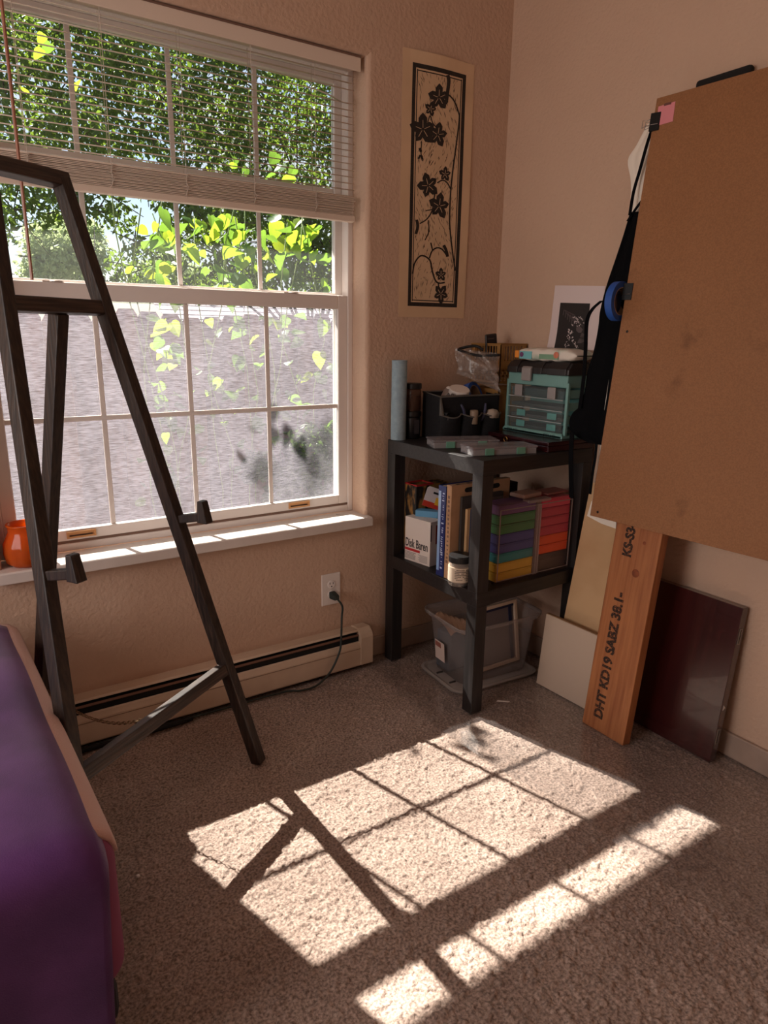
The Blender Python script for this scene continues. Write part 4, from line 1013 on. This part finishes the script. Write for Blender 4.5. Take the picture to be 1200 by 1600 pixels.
for x_ in (.088, .205): MB().prism([(x_ + .03 * math.copysign(1, math.cos(a)) * .5 + .012 * math.cos(a), .326 + .009 * math.sin(a)) for a in [2 * math.pi * k / 20 for k in range(20)]], -.0008, 0, 'y').build('handle_slot', blk, kb)
mb = MB()
for k in range(16): mb.box(-.0006, 0, .008, .008 + rgq.uniform(.006, .012), .30 - .016 * k, .30 - .016 * k + rgq.uniform(.005, .011))
mb.build('spine_print', M('grey brown print', srgb(120, 90, 74), .6), kb)
for k in range(3): MB().box(.03 + .05 * k, .045 + .05 * k, .006, .018, .348, .3486).build('top_print', M('dark top print', srgb(70, 48, 40), .6), kb)
book('dark grey book leaning flat against the kraft box', .046, .1525, .165, .20, .305, M('charcoal cover', srgb(62, 58, 56), .5), M('pale lilac pages', srgb(206, 186, 184), .7))
tbk = book('tan book with a blue bordered cover beside the glass jar', .060, .1375, .1515, .16, .262, M('tan book cover', srgb(206, 166, 120), .6), pgm)
MB().box(.012, .018, -.0006, 0, .0, .262).box(.012, .16, -.0006, 0, .252, .258).build('blue_border', M('blue border print', srgb(24, 78, 132), .5), tbk)
mb = MB()
for k in range(4): mb.box(.034 + .004 * k, .046 + .004 * k, -.0006, 0, .215 - .028 * k, .233 - .028 * k)
mb.build('cover_print', M('dark cover print', srgb(70, 56, 48), .6), tbk)
tag(MB().box(.30, .372, .20, .30, 0, .318, tx(0, 0, ZM) @ rZ(1.4)).build('black_carton', M('black card', srgb(24, 22, 23), .5), bev=.002), 'black card box standing behind the clear photo case', 'box')
gj = thing('glass_jar', 'small glass jar with black lid and printed label on the shelf', 'jar', (.012, .112, ZM))
MB().lathe([(.001, 0), (.036, 0), (.041, .006), (.041, .076), (.038, .084), (.038, .09), (.036, .09), (.036, .012), (.001, .008)], n=40).build('jar_glass', clear('jar glass', srgb(196, 186, 178), .25, .05), gj, smooth=True)
MB().lathe([(.001, .012), (.0355, .012), (.0355, .074), (.001, .074)], n=32).build('jar_contents', M('grey paste', srgb(138, 120, 106), .7), gj, smooth=False)
MB().lathe([(.0395, .086), (.0405, .088), (.0405, .106), (.0385, .1105), (.001, .1115)], n=40).build('lid', lidm, gj, smooth=False)
MB().lathe([(.0416, .018), (.0416, .07)], n=40).build('label_band', M('cream jar label', srgb(206, 186, 164), .6), gj)
mb = MB()
for k in range(7):
    z0_ = .062 - .006 * k
    for a in range(-150, -20, 8):
        if rgq.random() < .75: mb.box(-.0025, .0025, -.0421, -.0417, z0_, z0_ + .0028, rZ(a + 90))
mb.build('label_print', M('dark label print', srgb(96, 80, 70), .6), gj)
# clear photo case with coloured small cases
px0, pxw, py0, pyd, phh = .112, .376, .034, .100, .295
pcs = thing('photo_storage_case', 'large clear plastic storage case full of coloured small cases', 'case', (px0, py0, ZM), TYAW * 0)
shell = clear('clear case shell', srgb(206, 194, 190), .035, .12)
sh_ = MB()
for b in ((0, pxw, 0, .003, 0, phh), (0, pxw, pyd - .003, pyd, 0, phh), (0, .003, 0, pyd, 0, phh), (pxw - .003, pxw, 0, pyd, 0, phh), (0, pxw, 0, pyd, 0, .004), (0, pxw, 0, pyd, phh - .004, phh)): sh_.box(*b)
sh_.build('shell', shell, pcs)
edge = M('frosted case edge', srgb(190, 174, 168), .4, alpha=.4)
mb = MB()
for x_ in (.006, .192, .204, pxw - .010): mb.box(x_, x_ + .004, -.002, 0, .012, phh - .022)
mb.box(.006, pxw - .006, -.002, 0, .010, .013).box(.006, pxw - .006, -.002, 0, phh - .024, phh - .021)
mb.build('front_rib', edge, pcs)
MB().box(.19, .21, 0.004, pyd - .004, .004, phh - .005).build('divider', edge, pcs)
MB().box(.14, .25, -.006, .03, phh - .012, phh - .002).build('clasp', edge, pcs, bev=.002)
LC = [('purple', (106, 82, 132)), ('green', (60, 130, 84)), ('green', (58, 124, 78)), ('navy blue', (64, 80, 150)), ('navy blue', (54, 74, 146)), ('turquoise', (34, 140, 150)), ('yellow', (206, 178, 60)), ('yellow', (214, 188, 66))]
RC = [('pink', (214, 74, 108)), ('rose', (190, 62, 90)), ('rose', (180, 58, 84)), ('rose', (172, 56, 82)), ('orange', (232, 92, 42)), ('orange', (228, 86, 40)), ('smoke grey', (70, 62, 60))]
ords = ['top', 'second', 'third', 'fourth', 'fifth', 'sixth', 'seventh', 'lowest']
for side, lst in ((0, LC), (1, RC)):
    n_ = 8; hh = (phh - .012) / n_
    zc = phh - .007
    for k, (cn, rgb) in enumerate(lst):
        h_ = hh if not (side == 1 and k == 6) else hh * 1.9
        zc -= h_
        x0 = .008 if side == 0 else .214; wd = .178 if side == 0 else .152
        cs = thing('small_photo_case', '%s translucent small case in the storage case, %s of the %s' % (cn, ords[k] if not (side == 1 and k == 6) else 'lowest', 'cool and yellow stack' if side == 0 else 'red stack'), 'case', (px0 + x0, py0 + .006, ZM + zc), group='coloured small cases')
        cm = clear('case ' + cn, tuple(min(1, v * 1.25) for v in srgb(*rgb)), .85, .25)
        MB().box(0, wd, 0, pyd - .012, 0, h_ - .006).build('case_body', cm, cs, bev=.003)
        MB().box(-.001, wd + .001, -.001, pyd - .011, h_ - .006, h_ - .0015).build('case_lid', cm, cs, bev=.002)
        MB().box(.006, wd - .006, .006, pyd - .018, .002, (h_ - .008) * (.85 if side == 0 else .7)).build('contents', M('contents ' + cn, tuple(.9 * v for v in srgb(*rgb)), .7), cs)
tag(MB().box(0, .10, 0, .07, 0, .016, tx(px0 + .13, py0 + .012, ZM + phh + .001) @ rZ(6)).build('small_clear_case', clear('small pinkish case', srgb(198, 164, 150), .55, .3), bev=.005), 'small pinkish clear case lying on the photo storage case', 'case')
tag(MB().box(0, .115, 0, .07, 0, .008, tx(px0 + .25, py0 + .014, ZM + phh + .001) @ rZ(2)).build('flat_plastic_lid', clear('flat pink lid', srgb(176, 110, 104), .6, .35), bev=.003), 'flat rosy plastic lid lying on the photo storage case by the table leg', 'lid')

# --- under the tables: lid and bin
ld = thing('bin_lid', 'frosted grey plastic lid lying on the carpet under the bin', 'lid', (.245, .245, .004), R(-4))
fr_ = M('frosted lid plastic', srgb(168, 158, 152), .45, alpha=.8)
def rrect(hx, hy, r, n=5):
    out = []
    for cx, cy, a0 in ((hx - r, hy - r, 0), (-hx + r, hy - r, 90), (-hx + r, -hy + r, 180), (hx - r, -hy + r, 270)):
        for k in range(n + 1): a = R(a0 + 90 * k / n); out.append((cx + r * math.cos(a), cy + r * math.sin(a)))
    return out
def loft(secs, cap0=True, cap1=False):
    mb = MB(); n = len(secs[0][0])
    vs = [(x, y, z) for poly, z in secs for x, y in poly]; fs = []
    for i in range(len(secs) - 1):
        for j in range(n): fs.append((i * n + j, i * n + (j + 1) % n, (i + 1) * n + (j + 1) % n, (i + 1) * n + j))
    if cap0: fs.append(tuple(range(n)))
    if cap1: fs.append(tuple((len(secs) - 1) * n + j for j in range(n)))
    return mb.add(vs, fs)
loft([(rrect(.200, .140, .05), 0), (rrect(.206, .146, .05), .010), (rrect(.196, .136, .046), .013), (rrect(.185, .125, .04), .008)], True, True).build('lid_plate', fr_, ld)
for y_ in (-.055, .035): MB().box(-.178, -.150, y_, y_ + .005, .008, .0135).build('lid_slot', M('dark lid slot', srgb(60, 54, 52), .7), ld)
bn = thing('storage_bin', 'clear plastic storage bin full of odds under the tables', 'bin', (.255, .245, .018), R(-4))
bin_m = M('frosted bin plastic', srgb(176, 168, 166), .3, alpha=.36, spec=.5)
loft([(rrect(.160, .100, .03), 0), (rrect(.172, .112, .034), .12), (rrect(.182, .122, .036), .215), (rrect(.190, .130, .036), .222), (rrect(.198, .138, .038), .245), (rrect(.203, .143, .04), .250), (rrect(.203, .143, .04), .242), (rrect(.200, .140, .04), .232)], True).build('bin_body', bin_m, bn, smooth=True)
lb = MB().box(-.1815, -.1805, -.012, .052, .075, .155, rY(-4)).build('bin_label', M('white bin label', srgb(216, 196, 186), .5), bn)
MB().box(-.183, -.1824, .010, .048, .13, .15, rY(-4)).build('label_brown_print', M('brown label print', srgb(150, 92, 80), .5), lb)
MB().lathe([(.011, 0), (.011, .0006)], (-.1838, .012, .105), 14, rY(-90)).box(-.1838, -.183, .028, .05, .098, .106).build('label_red_print', M('red label print', srgb(176, 40, 44), .5), lb)
MB().box(-.1842, -.1834, .018, .05, .082, .090).build('label_dark_print', M('dark label print b', srgb(74, 58, 54), .5), lb)
def inbin(x, y, z): return Matrix.Translation(bn.location) @ rZ(-4) @ Vector((x, y, z))
pf = thing('picture_frame', 'pale framed picture with a navy mat standing in the bin', 'frame', inbin(.03, -.055, .012), rot=(R(-6), R(-3), R(-4)))
ring(MB(), -.11, .125, 0, .262, -.008, .008, .014, .014, .014, .014).build('frame', M('pale wood frame', srgb(206, 178, 154), .6), pf, bev=.002)
MB().box(-.098, .113, .002, .005, .012, .25).build('backing', M('grey picture', srgb(112, 98, 96), .5), pf)
MB().box(.085, .10, -.001, .002, .012, .25).box(-.098, .113, -.001, .002, .236, .25).build('navy_mat', M('navy mat', srgb(28, 34, 66), .6), pf)
pb2 = thing('paper_bag', 'crumpled tan paper bag stuffed in the clear bin', 'bag', inbin(-.02, .04, .006))
MB().grid(lambda u, v: (-.15 + .27 * u, -.05 + .11 * v, .17 + .06 * math.sin(3 * u + 2 * v) * v + .012 * math.sin(17 * u + 5 * v) + .01 * math.sin(23 * v * u)), 18, 12).build('bag_paper', M('tan paper', srgb(190, 152, 124), .85, srgb(170, 130, 104), scale=12), pb2, solid=.003)
MB().box(-.14, .055, -.03, .055, 0, .165).build('bag_bulk', M('slate bag bulk', srgb(86, 92, 104), .8), pb2, bev=.01)
rl = thing('paper_roll', 'tan paper roll sticking out of the bin corner', 'roll', inbin(.115, .055, .02), rot=(R(-8), R(-20), 0))
MB().lathe([(.024, 0), (.024, .27), (.021, .27), (.021, .01)], n=24).build('roll_wall', M('tan roll', srgb(186, 144, 108), .8), rl, smooth=False)
# ------------------------------------------------------------------ leaning boards by the right wall
def panel_frame(p0, lean, yaw):
    v = Vector((math.cos(yaw), math.sin(yaw), 0)); h = Vector((math.sin(yaw), -math.cos(yaw), 0))
    w = math.sin(lean) * h + math.cos(lean) * Vector((0, 0, 1)); n = v.cross(w)
    m = Matrix.Identity(4)
    for i in range(3): m[i][0] = -v[i]; m[i][1] = n[i]; m[i][2] = w[i]; m[i][3] = p0[i]
    return m                                            # local x runs towards the camera, y into the wall, z up the panel
def lean_thing(name, label, cat, m, group=None):
    o = thing(name, label, cat, m.to_translation(), rot=m.to_euler()); return o
P0 = Vector((.30, -.337, 0)); LEAN, BYAW = R(6.2623), R(93.5)
pw = M('orange pine plank', srgb(178, 114, 68), .6, srgb(146, 84, 46), scale=7, stretch=(9, 9, .5), contrast=(.35, .7), bump=.4, bscale=12)
mP = panel_frame(P0, LEAN, R(90))
plank = lean_thing('pine_plank', 'stamped orange pine plank leaning on the wall, carrying the brown board', 'plank', mP)
MB().box(-.087, .087, 0, .038, .004, 2.02).build('plank_body', pw, plank, bev=.003)
st = M('stamp ink', srgb(40, 26, 20), .8, srgb(120, 70, 40), scale=160, contrast=(.5, .66))
text('stamp_lettering', 'DHT KD19 SABZ 38.1-', .048, st, plank, tx(-.010, -.0006, .05) @ rX(90) @ rZ(90), .98, .0003, .0022)
text('stamp_lettering', 'KS-S34R', .046, st, plank, tx(-.012, -.0006, .63) @ rX(90) @ rZ(90), .9, .0003, .0022)
kn = MB().lathe([(.014, 0), (.012, .0006), (.001, .0008)], (.018, 0, .585), 20, rX(90)).build('knot', M('dark knot', srgb(112, 52, 24), .6, srgb(146, 76, 36), scale=60), plank)
MB().lathe([(.006, 0), (.001, .0006)], (.03, 0, .69), 12, rX(90)).build('knot', MATS['dark knot'], plank)
MB().box(-.085, .085, .006, .030, 2.02, 2.080).build('foam_pad', M('black foam pad', srgb(22, 20, 20), .9), plank, bev=.009, seg=3)
mB = panel_frame(P0 + Vector((-.0055, 0, 0)), LEAN, BYAW)
board = lean_thing('hardboard_panel', 'large brown hardboard drawing board fixed to the plank', 'board', mB)
hb_ = M('brown hardboard', srgb(156, 106, 70), .62, srgb(142, 94, 60), scale=9, bump=.12, bscale=320)
def hard():
    m, t, out = _mat('scuffed brown hardboard')
    b = t.nodes.new('ShaderNodeBsdfPrincipled'); sv(b, 'Roughness', .6); sv(b, 'Specular IOR Level', .3)
    tcn = t.nodes.new('ShaderNodeTexCoord')
    def nn(sc, d):
        n = t.nodes.new('ShaderNodeTexNoise'); n.inputs['Scale'].default_value = sc; n.inputs['Detail'].default_value = d
        t.links.new(tcn.outputs['Object'], n.inputs['Vector']); return n
    a, f_, s_ = nn(3, 3), nn(260, 2), nn(5.5, 4)
    r = t.nodes.new('ShaderNodeValToRGB'); r.color_ramp.elements[0].color = c4(srgb(146, 98, 62)); r.color_ramp.elements[1].color = c4(srgb(162, 112, 74))
    t.links.new(a.outputs[0], r.inputs[0])
    r2 = t.nodes.new('ShaderNodeValToRGB'); r2.color_ramp.elements[0].color = (.86, .86, .86, 1); r2.color_ramp.elements[1].color = (1.05, 1.05, 1.05, 1)
    r2.color_ramp.elements[0].position, r2.color_ramp.elements[1].position = .35, .65
    t.links.new(f_.outputs[0], r2.inputs[0])
    r3 = t.nodes.new('ShaderNodeValToRGB'); r3.color_ramp.elements[0].color = (.62, .60, .58, 1); r3.color_ramp.elements[1].color = (1, 1, 1, 1)
    r3.color_ramp.elements[0].position, r3.color_ramp.elements[1].position = .26, .36
    t.links.new(s_.outputs[0], r3.inputs[0])
    def mul(x, y):
        m_ = t.nodes.new('ShaderNodeMix'); m_.data_type = 'RGBA'; m_.blend_type = 'MULTIPLY'; m_.inputs[0].default_value = 1
        t.links.new(x, m_.inputs[6]); t.links.new(y, m_.inputs[7]); return m_.outputs[2]
    t.links.new(mul(mul(r.outputs[0], r2.outputs[0]), r3.outputs[0]), b.inputs['Base Color']); t.links.new(b.outputs[0], out.inputs[0]); return m
MB().box(-.178, .60, -.006, 0, .736, 2.051).build('board_face', hard(), board, bev=.001)
def onP(px_, py_, off=0.0):
    d = ray(px_, py_); n = Vector(mB.col[1][:3]); b = Vector(mB.col[3][:3]) + n * off
    return CAM + d * ((b - CAM).dot(n) / d.dot(n))
mBi = mB.inverted()
nl = M('dark nail head', srgb(34, 26, 24), .4, metal=.6)
for q in ((980, 518), (934, 800)):
    p = mBi @ onP(*q, -.006); MB().lathe([(.0042, 0), (.0042, .0012), (.002, .002)], (p.x, -.006, p.z), 12, rX(90)).build('nail_head', nl, board)
def boardthing(name, label, cat, px_, py_, off, group=None):
    m = mB.copy(); p = onP(px_, py_, off); m.translation = p
    return lean_thing(name, label, cat, m)
pk_ = boardthing('sticky_note', 'pink paper square stuck to the top corner of the brown board', 'note', 1040, 178, -.0066)
MB().box(-.028, .028, -.0005, .0004, -.028, .028, rY(-2)).build('note_paper', M('pink note paper', srgb(226, 140, 148), .7), pk_)
MB().box(-.010, .014, -.0009, -.0005, .024, .031).build('note_holes', M('note print', srgb(110, 66, 60), .7), pk_)
# binder clips on the board edge (their mouth on the board's left edge)
for (cx, cy), lab in (((1030, 190), 'black binder clip holding apron straps at the board top corner'), ((983, 456), 'black binder clip on the board edge holding the blue tape')):
    c = boardthing('binder_clip', lab, 'clip', cx, cy, -.003, None)
    x_ = (mBi @ c.location).x
    c.location = mB @ Vector((-.178, -.003, (mBi @ c.location).z))
    MB().prism([(-.006, -.011), (-.006, .012), (.024, .002 + .002), (.026, .0), (.024, -.005)], -.026, .026, 'z').build('clip_body', MATS['black clip steel'], c)
    wm = MATS['clip wire']
    for d in (-1, 1):
        MB().tube([(-.004, d * .010, -.010), (-.018, d * .008, -.007), (-.034, d * .008, -.011), (-.034, d * .008, .011), (-.018, d * .008, .007), (-.004, d * .010, .010)], .0013, 6).build('wire_handle', wm, c)
        MB().tube([(.022, d * .004 - .006 * (d < 0), .009 * d + z_) for z_ in (0,)] + [(.0, -.013 if d < 0 else .012, .009 * d)], .0012, 6).build('wire_handle', wm, c)
tr_ = boardthing('masking_tape', 'roll of blue painter tape hanging from a clip on the board', 'tape', 966, 471, -.012)
tr_.rotation_euler = (rZ(8) @ rX(90)).to_euler()
tr_ro = MB().lathe([(.044, -.012), (.062, -.012), (.062, .012), (.044, .012), (.044, -.012)], n=56).build('tape_roll', bt, tr_, smooth=False)
MB().lathe([(.041, -.012), (.044, -.012), (.044, .012), (.041, .012), (.041, -.012)], n=56).build('cardboard_core', MATS['tape core card'], tr_)

# aprons hanging behind the board's left edge
def cloth(root, rows, off0, mat, name, amp=.010, nu=16, ox=.0):
    """rows of (left pixel, y pixel, hidden right edge in board x); draped between them"""
    L_ = [onP(x, y, off0) for x, y, _ in rows]
    P_ = smooth_path(L_, 4); hid = []
    for i in range(len(rows) - 1): hid += [rows[i][2] + (rows[i + 1][2] - rows[i][2]) * j / 4 for j in range(4)]
    hid.append(rows[-1][2]); vs = []
    for p, hx in zip(P_, hid):
        l = mBi @ p
        for k in range(nu + 1):
            t = k / nu
            x = l.x + (hx - l.x) * t
            vs.append(mB @ Vector((x, l.y + amp * math.sin(t * 7 + l.z * 4) + amp * .6 * math.sin(t * 15), l.z)))
    n = len(P_)
    return part(MB().add(vs, [(i * (nu + 1) + k, i * (nu + 1) + k + 1, (i + 1) * (nu + 1) + k + 1, (i + 1) * (nu + 1) + k) for i in range(n - 1) for k in range(nu)]), name, mat, root, smooth=True, solid=.003)
apn = M('black apron cotton', srgb(11, 11, 14), .92, spec=.1)
wap = thing('white_apron', 'white cotton apron hanging behind the brown board edge', 'apron', onP(1000, 500, .05))
wcl = M('white apron cotton', srgb(240, 228, 214), .9)
cloth(wap, [(1010, 192, -.12), (993, 225, -.12), (979, 250, -.12), (984, 285, -.12), (982, 330, -.12), (975, 390, -.125), (968, 470, -.13), (958, 560, -.13), (945, 650, -.13), (938, 705, -.13), (932, 745, -.12), (925, 785, -.10), (918, 806, -.10)], .040, wcl, 'apron_cloth', .008)
part(MB().add([onP(918, 806, .036), onP(925, 783, .036), onP(965, 800, .034), onP(963, 826, .034), onP(940, 818, .032)], [(0, 1, 2, 3, 4)]), 'apron_hem', wcl, wap, solid=.006)
bap = thing('black_apron', 'black cotton apron hanging by its strap from the board clip', 'apron', onP(960, 550, .03))
cloth(bap, [(983, 333, -.155), (974, 365, -.15), (963, 400, -.15), (950, 440, -.14), (943, 466, -.14), (938, 490, -.13), (936, 512, -.13), (929, 550, -.13), (920, 580, -.13), (915, 612, -.13), (908, 634, -.13), (896, 646, -.13), (891, 661, -.13), (897, 678, -.14), (921, 692, -.15)], .024, apn, 'apron_cloth', .006)
strapm = apn
def strap(pts, off, w=.010, name='strap'):
    P_ = smooth_path([onP(x, y, off if len(p_) == 0 else p_[0]) for x, y, *p_ in pts], 5); vs = []
    vdir = Vector(mB.col[0][:3])
    for p in P_: vs += [p - vdir * w / 2, p + vdir * w / 2]
    return part(MB().add(vs, [(2 * i, 2 * i + 1, 2 * i + 3, 2 * i + 2) for i in range(len(P_) - 1)]), name, strapm, bap, solid=.003)
strap([(1023, 190), (1012, 222), (1000, 265), (990, 300), (984, 336)], .012)
strap([(1014, 300), (998, 320), (981, 345)], .020)
strap([(940, 470), (925, 484), (917, 503), (915, 545), (912, 590), (906, 638)], .012, .014)
strap([(932, 694), (930, 715), (926, 740), (922, 772)], .016, .009)
strap([(894, 676, -.02), (892, 716, -.04), (893, 778, -.045)], .0, .018)

# tall cream panel and short canvas panel
cp = M('cream gesso panel', srgb(214, 176, 132), .7, srgb(200, 158, 114), scale=4, contrast=(.4, .65))
m1 = panel_frame(Vector((.400, -.135, 0)), math.atan2(.128, .80), R(90))
tp = lean_thing('gesso_panel', 'tall cream painted panel leaning beside the table leg', 'panel', m1)
MB().prism([(-.13, .006), (.13, .006), (.13, .80), (.118, .815), (-.118, .815), (-.13, .80)], 0, .014, 'y').build('panel_board', cp, tp, bev=.002)
m2 = panel_frame(Vector((.372, -.085, 0)), math.atan2(.026, .28), R(92))
sp = lean_thing('canvas_panel', 'short off white canvas panel standing before the tall cream panel', 'canvas', m2)
MB().box(-.125, .125, 0, .016, .004, .292).build('canvas_face', M('off white primed canvas', srgb(206, 184, 164), .75), sp, bev=.002)
MB().box(-.124, .124, .002, .016, .292, .2945).build('raw_edge', M('raw canvas edge', srgb(150, 116, 84), .8), sp)
# mahogany panel with hinges
mw_ = M('mahogany laminate', srgb(66, 20, 20), .24, srgb(48, 13, 14), scale=6, stretch=(10, 10, .5), contrast=(.3, .7), spec=.9, coat=.5)
m3 = panel_frame(Vector((.460, -.42, 0)), math.atan2(.062, .53), R(90))
mh = lean_thing('mahogany_panel', 'dark mahogany cabinet door leaning on the wall behind the plank', 'door', m3)
MB().box(-.215, .215, 0, .032, .004, .528).build('door_slab', mw_, mh, bev=.0015)
hg = M('steel hinge', srgb(170, 160, 152), .3, metal=1)
for zc in (.435, .095):
    h_ = MB().box(.215, .2175, .006, .018, zc - .026, zc + .026).build('hinge', hg, mh)
    MB().box(.2175, .2185, .0105, .0125, zc - .022, zc + .022).build('hinge_gap', blk, h_)
MB().prism([(.010, .185), (.021, .194), (.010, .203)], .215, .216, 'x').build('white_mark', wht, mh)

# small art print on the right wall
ap = thing('art_print', 'small print of a spotted figure on black, taped to the wall', 'print', (XW, .155, 1.27))
apts = [onX(x, y, XW) for x, y in ((868, 446), (946, 447), (935, 548), (857, 543))]
def aq(u, v, off=0.0):
    p = apts[3].lerp(apts[2], u).lerp(apts[0].lerp(apts[1], u), v); p.x = XW - .0015 - off - .018 * max(0, .35 - v) ** 2 * 3; return p
part(MB().grid(lambda u, v: aq(u, v), 8, 16), 'paper_sheet', M('white print paper', srgb(226, 208, 206), .8), ap, solid=.0005)
ikb = M('charcoal print ink', srgb(36, 30, 30), .6)
part(MB().grid(lambda u, v: aq(.155 + .60 * u, -.03 + .76 * v, .0008), 6, 14), 'print_ground', ikb, ap)
def auv(zx, zy):                                          # coordinates in a 1200x1527 study crop of [850,430,960,570]
    p = onX(850 + zx / 10.909, 430 + zy / 10.909, XW); z1_ = (p.z - apts[3].z) / (apts[0].z - apts[3].z)
    l = apts[3].y + (apts[0].y - apts[3].y) * z1_; r = apts[2].y + (apts[1].y - apts[2].y) * z1_
    return (p.y - l) / (r - l), z1_
wi_ = M('pale print ink', srgb(206, 192, 190), .7); gi_ = M('grey print ink', srgb(96, 84, 84), .7)
sp_ = MB(); rgs = random.Random(9)
def blob(mb, zx, zy, r, off):
    c = [auv(zx + r * rgs.uniform(.7, 1.2) * math.cos(a), zy + r * rgs.uniform(.7, 1.2) * math.sin(a)) for a in [2 * math.pi * k / 7 for k in range(7)]]
    mb.add([aq(u, v, off) for u, v in c], [tuple(range(7))])
for path, w, n_ in (([(620, 690), (560, 770), (490, 850), (450, 950), (430, 1050), (420, 1140), (412, 1225)], 34, 46), ([(480, 960), (500, 1060), (545, 1150), (600, 1230)], 24, 22), ([(600, 690), (660, 720), (695, 790)], 12, 9), ([(500, 700), (560, 700), (600, 780), (620, 830), (540, 860)], 16, 18)):
    pp = smooth_path([(x, y, 0) for x, y in path], 8)
    for k in range(n_):
        c = pp[int(rgs.random() * (len(pp) - 1))]; blob(sp_, c.x + rgs.uniform(-w, w), c.y + rgs.uniform(-8, 8), rgs.uniform(5, 13), .0014)
part(sp_, 'printed_spots', wi_, ap)['kind'] = 'stuff'
gs = MB()
for k in range(16):
    x0, y0 = 345 + 12 * k, 575 + 5 * k
    for q in range(8):
        a = auv(x0 + 10 * q * (k % 3 - .2), y0 + 30 * q * (.4 + .03 * k)); b = auv(x0 + 10 * (q + 1) * (k % 3 - .2) + 2, y0 + 30 * (q + 1) * (.4 + .03 * k))
        if a[1] < .02: continue
        gs.add([aq(a[0], a[1], .0010), aq(a[0] + .012, a[1], .0010), aq(b[0] + .012, b[1], .0010), aq(b[0], b[1], .0010)], [(0, 1, 2, 3)])
for k in range(7):
    pts_ = [auv(560 + 26 * math.cos(a) * (1 + .5 * k) + 60, 1050 + 22 * math.sin(a) * (1 + .5 * k)) for a in [math.pi * (-.4 + 1.0 * j / 10) for j in range(11)]]
    for a, b in zip(pts_, pts_[1:]): gs.add([aq(a[0], a[1], .0010), aq(a[0], a[1] + .008, .0010), aq(b[0], b[1] + .008, .0010), aq(b[0], b[1], .0010)], [(0, 1, 2, 3)])
blob(gs, 610, 900, 60, .0010)
part(gs, 'printed_lines', gi_, ap)['kind'] = 'stuff'

# clear plastic dust sheet on the carpet
def sheet():
    E_ = [onZ(x, y, 0) for x, y in ((586, 1052), (622, 1078), (660, 1118), (700, 1150), (795, 1212), (870, 1252), (935, 1300), (1040, 1378), (1120, 1428), (1200, 1486))]
    E_ += [Vector((-.12, -1.75, 0))]
    W_ = [Vector((-.085, .574, 0)), Vector((.08, .574, 0)), Vector((.24, .574, 0)), Vector((.40, .574, 0)), Vector((.546, .56, 0)), Vector((.546, .36, 0)), Vector((.546, .14, 0)), Vector((.546, -.15, 0)), Vector((.546, -.5, 0)), Vector((.546, -1.0, 0)), Vector((.546, -1.75, 0))]
    A = smooth_path(E_, 8); B = smooth_path(W_, 8); nv = 60; vs = []
    rr = np.random.default_rng(5); ph = rr.uniform(0, 6.28, 14); kx = rr.uniform(-16, 16, 14); ky = rr.uniform(-16, 16, 14)
    for a, b in zip(A, B):
        for j in range(nv + 1):
            p = a.lerp(b, j / nv)
            w = sum(math.exp(-((math.sin(.45 * (kx[i] * p.x + ky[i] * p.y) + ph[i] + .5 * math.sin(5 * p.x - 4 * p.y + i))) / .10) ** 2) for i in range(10)) / 3
            e = min(1, j / 4)
            z = .0035 + .011 * min(w, 1.3) * e * (1 - .0 * j / nv)
            vs.append((p.x, p.y, z))
    n = len(A)
    return MB().add(vs, [((i + 1) * (nv + 1) + j, (i + 1) * (nv + 1) + j + 1, i * (nv + 1) + j + 1, i * (nv + 1) + j) for i in range(n - 1) for j in range(nv)])
def film():
    m, t, out = _mat('clear dust sheet')
    tr = t.nodes.new('ShaderNodeBsdfTransparent'); tr.inputs[0].default_value = (.97, .97, .97, 1)
    b = t.nodes.new('ShaderNodeBsdfPrincipled'); sv(b, 'Base Color', (.40, .35, .34, 1)); sv(b, 'Roughness', .16); sv(b, 'Specular IOR Level', .8)
    lw = t.nodes.new('ShaderNodeLayerWeight'); lw.inputs[0].default_value = .5
    pw_ = t.nodes.new('ShaderNodeMath'); pw_.operation = 'POWER'; pw_.inputs[1].default_value = 2.2; t.links.new(lw.outputs['Facing'], pw_.inputs[0])
    fr = t.nodes.new('ShaderNodeMath'); fr.operation = 'MULTIPLY_ADD'; fr.inputs[1].default_value = .6; fr.inputs[2].default_value = .04; t.links.new(pw_.outputs[0], fr.inputs[0])
    gl = t.nodes.new('ShaderNodeBsdfGlossy'); gl.inputs['Roughness'].default_value = .14
    m1_ = t.nodes.new('ShaderNodeMixShader'); ms = t.nodes.new('ShaderNodeMixShader'); ms.inputs[0].default_value = .07
    t.links.new(fr.outputs[0], m1_.inputs[0]); t.links.new(tr.outputs[0], m1_.inputs[1]); t.links.new(gl.outputs[0], m1_.inputs[2])
    t.links.new(m1_.outputs[0], ms.inputs[1]); t.links.new(b.outputs[0], ms.inputs[2]); t.links.new(ms.outputs[0], out.inputs[0]); return m
tag(sheet().build('dust_sheet', film(), smooth=True, fix=False), 'wrinkled clear plastic dust sheet spread on the carpet in the corner', 'plastic sheet')
p = onZ(786, 1096, .02)
tag(MB().add([(p.x - .022, p.y + .012, .021), (p.x - .014, p.y + .014, .022), (p.x + .022, p.y - .014, .021), (p.x + .012, p.y - .018, .022)], [(0, 1, 2, 3)]).build('tape_scrap', wht, solid=.001), 'torn white tape scrap on the plastic sheet by the table leg', 'scrap')
p = onZ(216, 1370, 0)
tag(MB().lathe([(.001, 0), (.005, .001), (.004, .005), (.001, .006)], (p.x, p.y, 0), 8).build('lint_fleck', wht), 'tiny white fleck on the carpet near the bed', 'fleck')
